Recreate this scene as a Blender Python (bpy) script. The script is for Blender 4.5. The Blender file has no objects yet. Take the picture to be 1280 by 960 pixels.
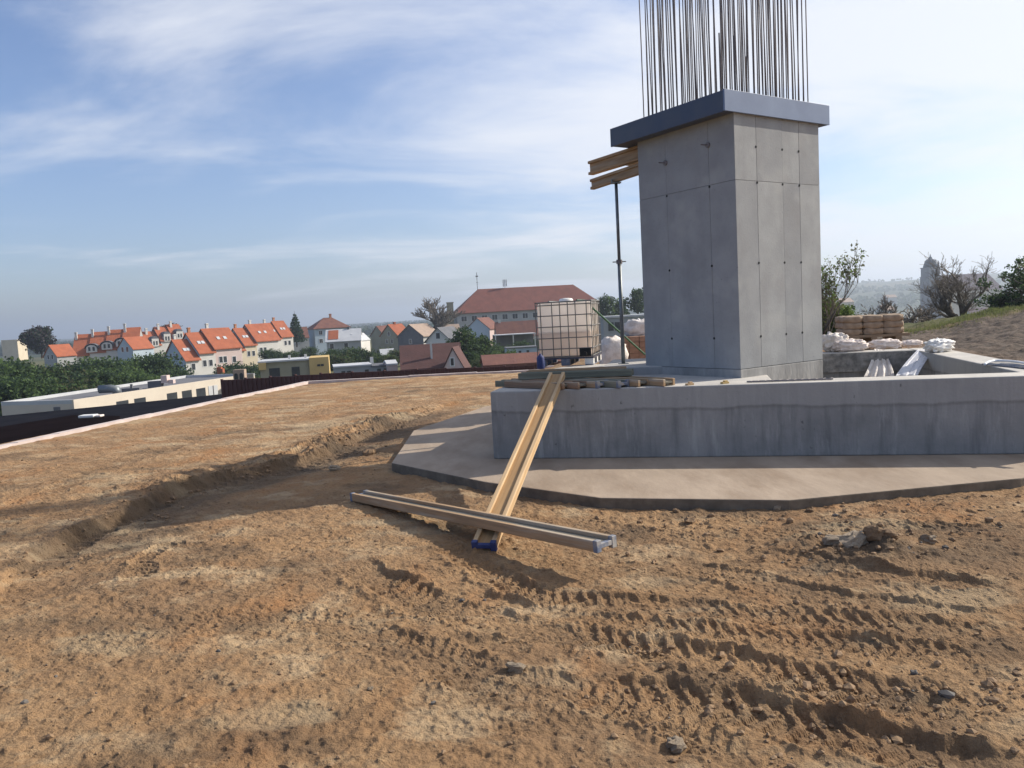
import bpy, math, random
import numpy as np
from mathutils import Vector, Matrix
R = math.radians
rnd = random.Random(7)
sc = bpy.context.scene
col = sc.collection

# ------------------------------------------------------------------ camera
CAM = Vector((0, 0, 1.8)); F = 980.0; PITCH = R(5.07); ROLL = R(3.1)
_f = Vector((0, math.cos(PITCH), -math.sin(PITCH)))
_r0 = Vector((1, 0, 0)); _u0 = Vector((0, math.sin(PITCH), math.cos(PITCH)))
_R = math.cos(ROLL)*_r0 - math.sin(ROLL)*_u0
_U = math.sin(ROLL)*_r0 + math.cos(ROLL)*_u0
cd = bpy.data.cameras.new('camera'); cam = bpy.data.objects.new('camera', cd); col.objects.link(cam)
m = Matrix((_R, _U, -_f)).transposed().to_4x4(); m.translation = CAM
cam.matrix_world = m
cd.sensor_width = 36; cd.lens = 36*F/1280; cd.clip_start = 0.05; cd.clip_end = 20000
sc.camera = cam
def ray(px, py): return _f + _R*((px-640)/F) - _U*((py-480)/F)
def at(px, py, D):
    d = ray(px, py); return CAM + d*(D/d.y)
def atz(px, py, z=-0.1):
    d = ray(px, py); return CAM + d*((z-CAM.z)/d.z)

# ------------------------------------------------------------------ light
SUN_AZ = R(18.5)      # angle of the sun above +X axis towards +Y
SUN_EL = R(33.5)
sdir = Vector((math.cos(SUN_AZ)*math.cos(SUN_EL), math.sin(SUN_AZ)*math.cos(SUN_EL), math.sin(SUN_EL)))
ld = bpy.data.lights.new('sun', 'SUN'); ld.energy = 5.0; ld.angle = R(0.5); ld.color = (1, 0.92, 0.80)
lo = bpy.data.objects.new('sun', ld); col.objects.link(lo)
lo.rotation_euler = sdir.to_track_quat('Z', 'Y').to_euler(); lo.location = (0, 0, 60)

w = bpy.data.worlds.new('World'); sc.world = w; w.use_nodes = True
nt = w.node_tree; nt.nodes.clear()
def N(t, ty, **k):
    n = t.nodes.new(ty)
    for a, b in k.items(): setattr(n, a, b)
    return n
sky = N(nt, 'ShaderNodeTexSky', sky_type='NISHITA', sun_disc=False)
sky.sun_elevation = SUN_EL
sky.sun_rotation = math.pi/2 - SUN_AZ      # measured from +Y towards +X
sky.altitude = 200; sky.air_density = 1.0; sky.dust_density = 1.4; sky.ozone_density = 2.0
bg = N(nt, 'ShaderNodeBackground'); bg.inputs[1].default_value = 0.10
out = N(nt, 'ShaderNodeOutputWorld')
tc = N(nt, 'ShaderNodeTexCoord')
sep = N(nt, 'ShaderNodeSeparateXYZ'); nt.links.new(tc.outputs['Generated'], sep.inputs[0])
def M_(op, a, b=None, c=None):
    n = N(nt, 'ShaderNodeMath', operation=op)
    for i, v in enumerate((a, b, c)):
        if v is None: continue
        if isinstance(v, (int, float)): n.inputs[i].default_value = v
        else: nt.links.new(v, n.inputs[i])
    return n.outputs[0]
zz = M_('ADD', M_('MAXIMUM', sep.outputs[2], 0.0), 0.12)
cx_, cy_ = M_('DIVIDE', sep.outputs[0], zz), M_('DIVIDE', sep.outputs[1], zz)
comb = N(nt, 'ShaderNodeCombineXYZ'); nt.links.new(cx_, comb.inputs[0]); nt.links.new(cy_, comb.inputs[1])
mp = N(nt, 'ShaderNodeMapping'); mp.inputs['Rotation'].default_value = (0, 0, R(-38)); mp.inputs['Scale'].default_value = (0.7, 1.1, 1); mp.inputs['Location'].default_value = (3.1, 1.7, 0)
nt.links.new(comb.outputs[0], mp.inputs[0])
n1 = N(nt, 'ShaderNodeTexNoise'); n1.inputs['Scale'].default_value = 0.9; n1.inputs['Detail'].default_value = 8; n1.inputs['Roughness'].default_value = 0.58; n1.inputs['Distortion'].default_value = 0.5
nt.links.new(mp.outputs[0], n1.inputs['Vector'])
n2 = N(nt, 'ShaderNodeTexNoise'); n2.inputs['Scale'].default_value = 0.42; n2.inputs['Detail'].default_value = 3
nt.links.new(mp.outputs[0], n2.inputs['Vector'])
dot = N(nt, 'ShaderNodeVectorMath', operation='DOT_PRODUCT'); nt.links.new(tc.outputs['Generated'], dot.inputs[0]); dot.inputs[1].default_value = sdir[:]
s_ = M_('ADD', M_('MULTIPLY', n1.outputs[0], 0.75), M_('MULTIPLY', n2.outputs[0], 0.35))
s_ = M_('ADD', s_, M_('MULTIPLY', dot.outputs['Value'], 0.26))
rmp = N(nt, 'ShaderNodeMapRange', interpolation_type='SMOOTHSTEP'); rmp.inputs[1].default_value = 0.53; rmp.inputs[2].default_value = 0.80
rmp.inputs[4].default_value = 0.88
nt.links.new(s_, rmp.inputs[0])
mix = N(nt, 'ShaderNodeMix', data_type='RGBA'); nt.links.new(rmp.outputs[0], mix.inputs[0])
tint = N(nt, 'ShaderNodeMix', data_type='RGBA', blend_type='MULTIPLY'); tint.inputs[0].default_value = 1; nt.links.new(sky.outputs[0], tint.inputs[6]); tint.inputs[7].default_value = (1.08, 1.12, 1.30, 1)
nt.links.new(tint.outputs[2], mix.inputs[6]); mix.inputs[7].default_value = (7.5, 7.7, 8.2, 1)
nt.links.new(mix.outputs[2], bg.inputs[0]); nt.links.new(bg.outputs[0], out.inputs[0])
sc.view_settings.view_transform = 'Standard'; sc.view_settings.look = 'None'
sc.view_settings.exposure = 0.32; sc.view_settings.gamma = 1
sc.cycles.max_bounces = 5; sc.cycles.volume_bounces = 0; sc.cycles.diffuse_bounces = 3
sc.cycles.transparent_max_bounces = 6

# ------------------------------------------------------------------ materials
def mat(name, c1, c2=None, scale=6.0, detail=6, rough=0.85, bump=0.0, bscale=None, coord='Object', stretch=(1, 1, 1),
        c3=None, s3=1.0, t3=(0.5, 0.65), metal=0.0, spec=0.3, rot=(0, 0, 0), trans=0.0, sss=0.0, contrast=(0.35, 0.65)):
    m = bpy.data.materials.new(name); m.use_nodes = True
    t = m.node_tree; b = t.nodes['Principled BSDF']
    b.inputs['Roughness'].default_value = rough; b.inputs['Metallic'].default_value = metal
    b.inputs['Specular IOR Level'].default_value = spec
    if c2 is None: c2 = tuple(x*0.8 for x in c1)
    tcn = N(t, 'ShaderNodeTexCoord'); mpn = N(t, 'ShaderNodeMapping'); mpn.inputs['Scale'].default_value = stretch; mpn.inputs['Rotation'].default_value = rot
    t.links.new(tcn.outputs[coord], mpn.inputs[0])
    nn = N(t, 'ShaderNodeTexNoise'); nn.inputs['Scale'].default_value = scale; nn.inputs['Detail'].default_value = detail; nn.inputs['Roughness'].default_value = 0.6
    t.links.new(mpn.outputs[0], nn.inputs['Vector'])
    mr = N(t, 'ShaderNodeMapRange'); mr.inputs[1].default_value = contrast[0]; mr.inputs[2].default_value = contrast[1]; t.links.new(nn.outputs[0], mr.inputs[0])
    mx = N(t, 'ShaderNodeMix', data_type='RGBA'); t.links.new(mr.outputs[0], mx.inputs[0])
    mx.inputs[6].default_value = (*c1, 1); mx.inputs[7].default_value = (*c2, 1)
    last = mx.outputs[2]
    if c3:
        n3 = N(t, 'ShaderNodeTexNoise'); n3.inputs['Scale'].default_value = s3; n3.inputs['Detail'].default_value = 5; n3.inputs['Roughness'].default_value = 0.65
        t.links.new(mpn.outputs[0], n3.inputs['Vector'])
        r3 = N(t, 'ShaderNodeMapRange'); r3.inputs[1].default_value = t3[0]; r3.inputs[2].default_value = t3[1]; t.links.new(n3.outputs[0], r3.inputs[0])
        x3 = N(t, 'ShaderNodeMix', data_type='RGBA'); t.links.new(r3.outputs[0], x3.inputs[0]); t.links.new(last, x3.inputs[6]); x3.inputs[7].default_value = (*c3, 1)
        last = x3.outputs[2]
    t.links.new(last, b.inputs['Base Color'])
    if bump:
        nb = N(t, 'ShaderNodeTexNoise'); nb.inputs['Scale'].default_value = bscale or scale*4; nb.inputs['Detail'].default_value = 6
        t.links.new(mpn.outputs[0], nb.inputs['Vector'])
        bp = N(t, 'ShaderNodeBump'); bp.inputs['Strength'].default_value = 1.0; bp.inputs['Distance'].default_value = bump
        t.links.new(nb.outputs[0], bp.inputs['Height']); t.links.new(bp.outputs[0], b.inputs['Normal'])
    if trans: b.inputs['Transmission Weight'].default_value = trans
    if sss:
        b.inputs['Subsurface Weight'].default_value = sss; b.inputs['Subsurface Scale'].default_value = 0.05
    m.use_backface_culling = False
    return m
MT = {}
def defmats():
    MT['conc'] = mat('concrete_smooth', (0.335, 0.342, 0.342), (0.275, 0.282, 0.285), 2.2, bump=0.002, bscale=40, c3=(0.27, 0.265, 0.26), s3=0.9, t3=(0.5, 0.75))
    MT['conc_b'] = mat('concrete_smooth_pale', (0.375, 0.382, 0.377), (0.31, 0.317, 0.315), 2.8, bump=0.002, bscale=40, c3=(0.29, 0.285, 0.28), s3=1.3, t3=(0.52, 0.75))
    MT['core'] = mat('concrete_joint', (0.13, 0.13, 0.13), (0.20, 0.195, 0.19), 8)
    MT['lowpour'] = mat('concrete_rough_pour', (0.38, 0.37, 0.35), (0.24, 0.235, 0.225), 4, bump=0.008, bscale=16, stretch=(1, 1, 0.35))
    MT['top'] = mat('concrete_top', (0.52, 0.49, 0.44), (0.42, 0.40, 0.37), 3, bump=0.004, bscale=30, c3=(0.36, 0.34, 0.31), s3=1.2, t3=(0.52, 0.7))
    MT['slab'] = mat('concrete_floated', (0.38, 0.30, 0.225), (0.30, 0.235, 0.175), 2.2, bump=0.005, bscale=16, stretch=(1, 0.4, 1), rot=(0, 0, R(-32)), c3=(0.25, 0.185, 0.13), s3=1.8, t3=(0.46, 0.72))
    MT['slabside'] = mat('soil_shade_edge', (0.20, 0.165, 0.125), (0.12, 0.10, 0.075), 6, bump=0.01, bscale=12)  # soil-stained slab edge, its shade darkened into the colour too
    MT['roughc'] = mat('concrete_bumpy', (0.32, 0.31, 0.29), (0.14, 0.14, 0.135), 9, bump=0.03, bscale=9)
    MT['hole'] = mat('tie_hole_dark', (0.03, 0.03, 0.03), rough=1)
    MT['rust'] = mat('rebar_steel', (0.24, 0.215, 0.21), (0.15, 0.14, 0.15), 5, rough=0.7, metal=0.2)
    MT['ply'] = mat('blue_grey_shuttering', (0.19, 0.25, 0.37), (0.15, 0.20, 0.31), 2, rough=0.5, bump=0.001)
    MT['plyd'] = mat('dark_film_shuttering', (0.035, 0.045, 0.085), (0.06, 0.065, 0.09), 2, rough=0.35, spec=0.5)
    MT['wood_l'] = mat('fresh_timber', (0.60, 0.43, 0.25), (0.44, 0.29, 0.15), 5, stretch=(0.25, 5, 5), bump=0.001, bscale=20, rough=0.7)
    MT['wood_web'] = mat('timber_web_ochre', (0.42, 0.26, 0.12), (0.32, 0.19, 0.085), 5, stretch=(0.25, 5, 5), rough=0.7)
    MT['wood_g'] = mat('weathered_timber', (0.42, 0.275, 0.155), (0.27, 0.185, 0.11), 6, stretch=(0.3, 5, 5), bump=0.002, bscale=20, c3=(0.42, 0.36, 0.28), s3=2)
    MT['wood_gg'] = mat('grey_green_timber', (0.20, 0.20, 0.15), (0.12, 0.125, 0.10), 6, stretch=(0.3, 5, 5), bump=0.002, c3=(0.33, 0.31, 0.24), s3=3)
    MT['wood_br'] = mat('brown_timber', (0.30, 0.19, 0.12), (0.18, 0.12, 0.085), 6, stretch=(0.3, 5, 5), bump=0.002, c3=(0.38, 0.30, 0.22), s3=3)
    MT['webg'] = mat('weathered_web', (0.17, 0.155, 0.12), (0.11, 0.105, 0.09), 6, stretch=(0.3, 5, 5), c3=(0.30, 0.26, 0.20), s3=3, t3=(0.55, 0.7))
    MT['cap_g'] = mat('grey_blue_plastic', (0.11, 0.14, 0.21), (0.22, 0.23, 0.26), 14, rough=0.7, c3=(0.35, 0.33, 0.30), s3=9)
    MT['cap_b'] = mat('blue_plastic', (0.03, 0.045, 0.14), (0.05, 0.065, 0.17), 10, rough=0.6)
    MT['galv'] = mat('galvanised_steel', (0.22, 0.24, 0.25), (0.15, 0.165, 0.175), 12, rough=0.5, metal=0.6)
    MT['cage'] = mat('cage_steel', (0.16, 0.16, 0.15), (0.22, 0.22, 0.21), 12, rough=0.5, metal=0.3)
    MT['tank'] = mat('milky_plastic', (0.90, 0.84, 0.77), (0.86, 0.79, 0.72), 1.5, rough=0.45, sss=0.15)
    MT['tankl'] = mat('milky_plastic_filled', (0.88, 0.78, 0.69), (0.84, 0.73, 0.64), 1.5, rough=0.45, sss=0.1)
    MT['whitep'] = mat('white_plastic', (0.80, 0.79, 0.76), (0.70, 0.69, 0.66), 5, rough=0.45)
    MT['film'] = mat('white_film', (0.76, 0.70, 0.64), (0.58, 0.52, 0.46), 6, rough=0.6, bump=0.02, bscale=12)
    MT['clear'] = mat('cloudy_film', (0.66, 0.66, 0.68), (0.50, 0.50, 0.53), 8, rough=0.6, bump=0.01, bscale=15, stretch=(3, 3, 0.6))
    MT['pinkf'] = mat('pinkish_sack', (0.74, 0.65, 0.60), (0.62, 0.53, 0.48), 8, rough=0.6, bump=0.03, bscale=9)
    MT['sack'] = mat('paper_sack', (0.40, 0.30, 0.21), (0.26, 0.19, 0.13), 5, rough=0.8, bump=0.01, bscale=14)
    MT['green'] = mat('green_paint', (0.05, 0.14, 0.07), rough=0.5)
    MT['brick'] = mat('orange_brick', (0.48, 0.22, 0.12), (0.38, 0.17, 0.09), 7, bump=0.004)
    MT['dbrick'] = mat('brown_brick', (0.33, 0.20, 0.14), (0.25, 0.15, 0.10), 7, bump=0.004)
    MT['pallet'] = mat('pallet_wood', (0.30, 0.22, 0.15), (0.20, 0.15, 0.10), 7, stretch=(0.5, 4, 4))
    MT['kerb'] = mat('pale_kerb', (0.58, 0.50, 0.47), (0.48, 0.40, 0.37), 3, bump=0.003)
    MT['cable'] = mat('white_cable', (0.72, 0.74, 0.78), rough=0.4)
    MT['rock'] = mat('pale_stone', (0.42, 0.34, 0.25), (0.30, 0.23, 0.16), 9, bump=0.01, bscale=30, coord='Object')
    MT['clod'] = mat('dry_clod', (0.28, 0.185, 0.105), (0.19, 0.12, 0.07), 12, bump=0.006, bscale=40)
    MT['grav'] = mat('grey_gravel', (0.15, 0.135, 0.12), (0.08, 0.075, 0.07), 12)
    # village
    MT['orange'] = mat('orange_roof_tiles', (0.37, 0.115, 0.055), (0.29, 0.09, 0.045), 0.8, bump=0.05, bscale=6)
    MT['brownroof'] = mat('brown_roof_tiles', (0.19, 0.085, 0.06), (0.14, 0.062, 0.05), 0.8, bump=0.05, bscale=6)
    MT['dbrownroof'] = mat('dark_brown_roof', (0.105, 0.05, 0.045), (0.08, 0.04, 0.036), 0.8, bump=0.03, bscale=6)
    MT['schoolroof'] = mat('red_roof_tiles', (0.215, 0.08, 0.06), (0.17, 0.066, 0.05), 0.5, bump=0.05, bscale=4)
    MT['slate'] = mat('grey_slate_roof', (0.10, 0.105, 0.12), (0.14, 0.14, 0.15), 0.8)
    MT['ltroof'] = mat('pale_grey_roof', (0.50, 0.51, 0.52), (0.42, 0.43, 0.45), 0.5)
    MT['tanroof'] = mat('tan_roof', (0.40, 0.30, 0.23), (0.33, 0.25, 0.20), 0.8)
    MT['white'] = mat('white_render', (0.62, 0.605, 0.57), (0.54, 0.525, 0.49), 0.4)
    MT['cream'] = mat('cream_render', (0.60, 0.52, 0.39), (0.53, 0.46, 0.34), 0.4)
    MT['warmw'] = mat('warm_white_render', (0.58, 0.515, 0.43), (0.52, 0.455, 0.38), 0.3)
    MT['pink'] = mat('pink_render', (0.60, 0.48, 0.445), (0.54, 0.43, 0.40), 0.4)
    MT['yellow'] = mat('yellow_render', (0.56, 0.40, 0.17), (0.50, 0.355, 0.15), 0.4)
    MT['pyellow'] = mat('pale_yellow_render', (0.68, 0.60, 0.36), (0.60, 0.53, 0.32), 0.4)
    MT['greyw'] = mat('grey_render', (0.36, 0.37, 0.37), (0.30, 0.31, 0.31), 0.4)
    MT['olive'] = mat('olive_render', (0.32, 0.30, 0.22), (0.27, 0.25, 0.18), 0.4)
    MT['bluew'] = mat('blue_grey_wall', (0.42, 0.50, 0.56), (0.37, 0.44, 0.50), 0.4)
    MT['glass'] = mat('window_glass', (0.03, 0.035, 0.045), (0.05, 0.055, 0.06), 1, rough=0.15, spec=0.6)
    MT['framew'] = mat('window_frame_white', (0.7, 0.7, 0.7), rough=0.5)
    MT['bitumen'] = mat('bitumen_roof', (0.012, 0.013, 0.018), (0.017, 0.018, 0.023), 0.6, rough=1, spec=0.0)
    MT['bitumen2'] = mat('brown_bitumen', (0.008, 0.006, 0.007), (0.011, 0.008, 0.009), 0.6, rough=1, spec=0.0)
    MT['flatroof'] = mat('grey_flat_roof', (0.16, 0.16, 0.17), (0.12, 0.12, 0.13), 0.5)
    MT['brownmetal'] = mat('brown_sheet', (0.11, 0.048, 0.042), (0.085, 0.037, 0.033), 1.0, rough=0.55)
    MT['stone'] = mat('church_stone', (0.22, 0.23, 0.25), (0.16, 0.165, 0.185), 0.2)
    MT['copper'] = mat('dark_copper', (0.06, 0.085, 0.12), (0.05, 0.07, 0.09), 0.2)
    MT['purpler'] = mat('plum_roof', (0.11, 0.07, 0.085), (0.09, 0.06, 0.07), 0.1)
    # plants
    MT['bark'] = mat('bark', (0.10, 0.08, 0.065), (0.06, 0.05, 0.042), 8, bump=0.02)
    MT['twig'] = mat('grey_twig', (0.21, 0.18, 0.15), (0.14, 0.12, 0.10), 8)
    for nme, a, b in (('leaf_dark', (0.032, 0.06, 0.026), (0.02, 0.04, 0.02)), ('leaf_mid', (0.08, 0.13, 0.036), (0.055, 0.095, 0.028)),
                      ('leaf_light', (0.13, 0.19, 0.045), (0.075, 0.13, 0.03)), ('leaf_purple', (0.035, 0.024, 0.026), (0.022, 0.018, 0.02)),
                      ('leaf_olive', (0.12, 0.12, 0.055), (0.08, 0.085, 0.04)), ('grassblade', (0.11, 0.14, 0.04), (0.15, 0.15, 0.055))):
        MT[nme] = mat(nme, a, b, 1.5, rough=0.7, contrast=(0.3, 0.7))
defmats()
for k_ in ('conc', 'conc_b'):
    if k_ not in MT: continue
    t_ = MT[k_].node_tree; b_ = t_.nodes['Principled BSDF']; src = b_.inputs['Base Color'].links[0].from_socket
    tc_ = N(t_, 'ShaderNodeTexCoord')
    for sc_, st_, lo_, hi_, amt_, cc_ in ((55, (1, 1, 1), .665, .70, .75, (0.10, 0.10, 0.10)), (2.6, (1.5, 1.5, .25), .54, .74, .32, (0.22, 0.225, 0.23)), (1.7, (1, 1, 1), .55, .68, .5, (0.42, 0.42, 0.40))):
        mp_ = N(t_, 'ShaderNodeMapping'); mp_.inputs['Scale'].default_value = st_; t_.links.new(tc_.outputs['Object'], mp_.inputs[0])
        n_ = N(t_, 'ShaderNodeTexNoise'); n_.inputs['Scale'].default_value = sc_; n_.inputs['Detail'].default_value = 4; t_.links.new(mp_.outputs[0], n_.inputs['Vector'])
        r_ = N(t_, 'ShaderNodeMapRange'); r_.inputs[1].default_value = lo_; r_.inputs[2].default_value = hi_; r_.inputs[4].default_value = amt_; t_.links.new(n_.outputs[0], r_.inputs[0])
        x_ = N(t_, 'ShaderNodeMix', data_type='RGBA'); t_.links.new(r_.outputs[0], x_.inputs[0]); t_.links.new(src, x_.inputs[6]); x_.inputs[7].default_value = (*cc_, 1); src = x_.outputs[2]
    t_.links.new(src, b_.inputs['Base Color'])
for k_ in ('leaf_dark', 'leaf_mid', 'leaf_light', 'leaf_olive', 'grassblade'):
    t_ = MT[k_].node_tree; b_ = t_.nodes['Principled BSDF']; tl = N(t_, 'ShaderNodeBsdfTranslucent'); mx_ = N(t_, 'ShaderNodeMixShader'); mx_.inputs[0].default_value = 0.4
    lk = b_.inputs['Base Color'].links[0].from_socket; g_ = N(t_, 'ShaderNodeGamma'); g_.inputs[1].default_value = 0.85; t_.links.new(lk, g_.inputs[0]); t_.links.new(g_.outputs[0], tl.inputs[0])
    ou = [n for n in t_.nodes if n.type == 'OUTPUT_MATERIAL'][0]
    t_.links.new(b_.outputs[0], mx_.inputs[1]); t_.links.new(tl.outputs[0], mx_.inputs[2]); t_.links.new(mx_.outputs[0], ou.inputs[0])

def ground_material():
    m = bpy.data.materials.new('ground_soil'); m.use_nodes = True
    t = m.node_tree; b = t.nodes['Principled BSDF']; b.inputs['Roughness'].default_value = 0.95; b.inputs['Specular IOR Level'].default_value = 0.15
    tcn = N(t, 'ShaderNodeTexCoord')
    def noise(s, d=6, st=(1, 1, 1), r=0.62):
        mpn = N(t, 'ShaderNodeMapping'); mpn.inputs['Scale'].default_value = st; t.links.new(tcn.outputs['Object'], mpn.inputs[0])
        n = N(t, 'ShaderNodeTexNoise'); n.inputs['Scale'].default_value = s; n.inputs['Detail'].default_value = d; n.inputs['Roughness'].default_value = r
        t.links.new(mpn.outputs[0], n.inputs['Vector']); return n.outputs[0]
    def ramp(v, a, c):
        r = N(t, 'ShaderNodeMapRange'); r.inputs[1].default_value = a; r.inputs[2].default_value = c; t.links.new(v, r.inputs[0]); return r.outputs[0]
    def mixc(f, a, c):
        x = N(t, 'ShaderNodeMix', data_type='RGBA')
        for i, v in ((0, f), (6, a), (7, c)):
            if isinstance(v, tuple): x.inputs[i].default_value = (*v, 1)
            elif isinstance(v, float): x.inputs[i].default_value = v
            else: t.links.new(v, x.inputs[i])
        return x.outputs[2]
    base = mixc(ramp(noise(1.1), 0.38, 0.62), (0.405, 0.255, 0.135), (0.315, 0.19, 0.098))
    base = mixc(ramp(noise(0.45, 7), 0.46, 0.62), base, (0.27, 0.17, 0.095))
    base = mixc(ramp(noise(1.9, 7, (0.6, 1, 1)), 0.54, 0.64), base, (0.47, 0.335, 0.20))
    base = mixc(ramp(noise(3.5, 8, (1, 1, 1), 0.7), 0.55, 0.70), base, (0.41, 0.29, 0.17))
    base = mixc(ramp(noise(20, 9, (1, 1, 1), 0.8), 0.53, 0.70), base, (0.15, 0.09, 0.05))
    base = mixc(ramp(noise(0.7, 6, (1.3, 1, 1)), 0.54, 0.68), base, (0.35, 0.185, 0.085))
    base = mixc(ramp(noise(60, 6, (1, 1, 1), 0.8), 0.60, 0.72), base, (0.10, 0.065, 0.04))
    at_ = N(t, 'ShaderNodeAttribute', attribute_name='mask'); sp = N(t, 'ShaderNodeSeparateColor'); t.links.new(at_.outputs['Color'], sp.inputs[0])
    # r: damp/disturbed soil, shadow painted at the big rut, g: grass, b: far land
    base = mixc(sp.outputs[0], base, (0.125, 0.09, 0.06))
    at2 = N(t, 'ShaderNodeAttribute', attribute_name='mask2'); sp2 = N(t, 'ShaderNodeSeparateColor'); t.links.new(at2.outputs['Color'], sp2.inputs[0])
    base = mixc(sp2.outputs[0], base, (0.45, 0.35, 0.22))     # pale packed crust
    base = mixc(sp2.outputs[1], base, mixc(ramp(noise(6, 8), 0.4, 0.6), (0.085, 0.068, 0.055), (0.17, 0.13, 0.10)))  # grey spoil mound, colour darkened for its face turned from the sun
    base = mixc(ramp(noise(0.8, 6, (1.3, 1, 1)), 0.55, 0.66), base, (0.36, 0.185, 0.085)) if False else base
    grass = mixc(ramp(noise(0.5, 8), 0.4, 0.62), (0.075, 0.085, 0.03), (0.15, 0.135, 0.065))
    base = mixc(sp.outputs[1], base, grass)
    vo = N(t, 'ShaderNodeTexVoronoi'); vo.inputs['Scale'].default_value = 0.006; t.links.new(tcn.outputs['Object'], vo.inputs['Vector'])
    far = mixc(ramp(noise(0.02, 6), 0.42, 0.55), (0.022, 0.036, 0.022), (0.05, 0.065, 0.032))
    vs = N(t, 'ShaderNodeSeparateColor'); t.links.new(vo.outputs['Color'], vs.inputs[0])
    far = mixc(ramp(vs.outputs[0], 0.6, 0.62), far, (0.085, 0.085, 0.05))
    base = mixc(sp.outputs[2], base, far)
    t.links.new(base, b.inputs['Base Color'])
    h1 = noise(45, 8, (1, 1, 1), 0.7); h2 = noise(9, 6, (1, 1, 1), 0.65)
    bp = N(t, 'ShaderNodeBump'); bp.inputs['Distance'].default_value = 0.05; bp.inputs['Strength'].default_value = 1.0; t.links.new(h2, bp.inputs['Height'])
    bp2 = N(t, 'ShaderNodeBump'); bp2.inputs['Distance'].default_value = 0.022; bp2.inputs['Strength'].default_value = 1; t.links.new(h1, bp2.inputs['Height']); t.links.new(bp.outputs[0], bp2.inputs['Normal'])
    t.links.new(bp2.outputs[0], b.inputs['Normal'])
    return m
MT['soil'] = ground_material()
for k_ in ('tank', 'tankl'):
    t_ = MT[k_].node_tree; b_ = t_.nodes['Principled BSDF']; tl = N(t_, 'ShaderNodeBsdfTranslucent'); mx_ = N(t_, 'ShaderNodeMixShader'); mx_.inputs[0].default_value = 0.6
    b_.inputs['Subsurface Weight'].default_value = 0
    tl.inputs[0].default_value = (1.0, 0.95, 0.90, 1) if k_ == 'tank' else (1.0, 0.90, 0.82, 1)
    ou = [n for n in t_.nodes if n.type == 'OUTPUT_MATERIAL'][0]
    t_.links.new(b_.outputs[0], mx_.inputs[1]); t_.links.new(tl.outputs[0], mx_.inputs[2]); t_.links.new(mx_.outputs[0], ou.inputs[0])

# ------------------------------------------------------------------ mesh helpers
class MB:
    def __init__(s): s.v = []; s.f = []; s.m = []
    def add(s, vs, fs, mi=0):
        o = len(s.v); s.v += [tuple(v) for v in vs]; s.f += [tuple(i+o for i in f) for f in fs]; s.m += [mi]*len(fs)
    def box(s, x0, x1, y0, y1, z0, z1, mi=0, M=None):
        vs = [Vector((x, y, z)) for z in (z0, z1) for x, y in ((x0, y0), (x1, y0), (x1, y1), (x0, y1))]
        if M is not None: vs = [M @ v for v in vs]
        s.add(vs, [(3, 2, 1, 0), (4, 5, 6, 7), (0, 1, 5, 4), (1, 2, 6, 5), (2, 3, 7, 6), (3, 0, 4, 7)], mi)
    def prism(s, pts, z0, z1, mi=0):
        n = len(pts)
        s.add([(p[0], p[1], z0) for p in pts]+[(p[0], p[1], z1) for p in pts],
              [tuple(range(n-1, -1, -1)), tuple(range(n, 2*n))]+[(i, (i+1) % n, n+(i+1) % n, n+i) for i in range(n)], mi)
    def tube(s, pts, rad, n=6, mi=0, cap=True):
        pts = [Vector(p) for p in pts]; k = len(pts)
        if not hasattr(rad, '__len__'): rad = [rad]*k
        rings = []; up = Vector((0.03, 0.07, 1)).normalized()
        for i, p in enumerate(pts):
            d = (pts[min(i+1, k-1)]-pts[max(i-1, 0)]).normalized()
            a = d.cross(up)
            if a.length < 0.1: a = d.cross(Vector((1, 0.1, 0)))
            a.normalize(); b = d.cross(a)
            rings.append([p+(a*math.cos(2*math.pi*j/n)+b*math.sin(2*math.pi*j/n))*rad[i] for j in range(n)])
        vs = [v for r_ in rings for v in r_]; fs = []
        for i in range(k-1):
            for j in range(n): fs.append((i*n+j, i*n+(j+1) % n, (i+1)*n+(j+1) % n, (i+1)*n+j))
        if cap: fs += [tuple(range(n-1, -1, -1)), tuple((k-1)*n+j for j in range(n))]
        s.add(vs, fs, mi)
    def lathe(s, prof, n=16, cx=0, cy=0, mi=0):
        vs = []; fs = []; k = len(prof)
        for r_, z in prof:
            for j in range(n): vs.append((cx+r_*math.cos(2*math.pi*j/n), cy+r_*math.sin(2*math.pi*j/n), z))
        for i in range(k-1):
            for j in range(n): fs.append((i*n+j, i*n+(j+1) % n, (i+1)*n+(j+1) % n, (i+1)*n+j))
        fs += [tuple(range(n-1, -1, -1)), tuple((k-1)*n+j for j in range(n))]
        s.add(vs, fs, mi)
    def mesh(s, name, mats, smooth=False):
        me = bpy.data.meshes.new(name); me.from_pydata(s.v, [], s.f); 
        if not isinstance(mats, (list, tuple)): mats = [mats]
        for q in mats: me.materials.append(MT[q] if isinstance(q, str) else q)
        if len(mats) > 1: me.polygons.foreach_set('material_index', s.m)
        if smooth: me.polygons.foreach_set('use_smooth', [True]*len(s.f))
        me.validate(); me.update(); return me
    def build(s, name, mats, parent=None, smooth=False):
        return link(name, s.mesh(name, mats, smooth), parent)
def link(name, data, parent=None, M=None):
    o = bpy.data.objects.new(name, data); col.objects.link(o)
    if parent is not None: o.parent = parent
    if M is not None: o.matrix_local = M
    return o
def tag(o, label, cat, group=None):
    o['label'] = label; o['category'] = cat
    if group: o['group'] = group
    return o
def struct(o): o['kind'] = 'structure'; return o
def empty(name, loc=(0, 0, 0), rz=0.0):
    o = bpy.data.objects.new(name, None); col.objects.link(o); o.location = loc; o.rotation_euler = (0, 0, rz); o.empty_display_size = 0.3; return o
def copy_tree(o, parent=None):
    c = o.copy(); col.objects.link(c)
    if parent is not None: c.parent = parent
    for ch in list(o.children): copy_tree(ch, c)
    return c
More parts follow.
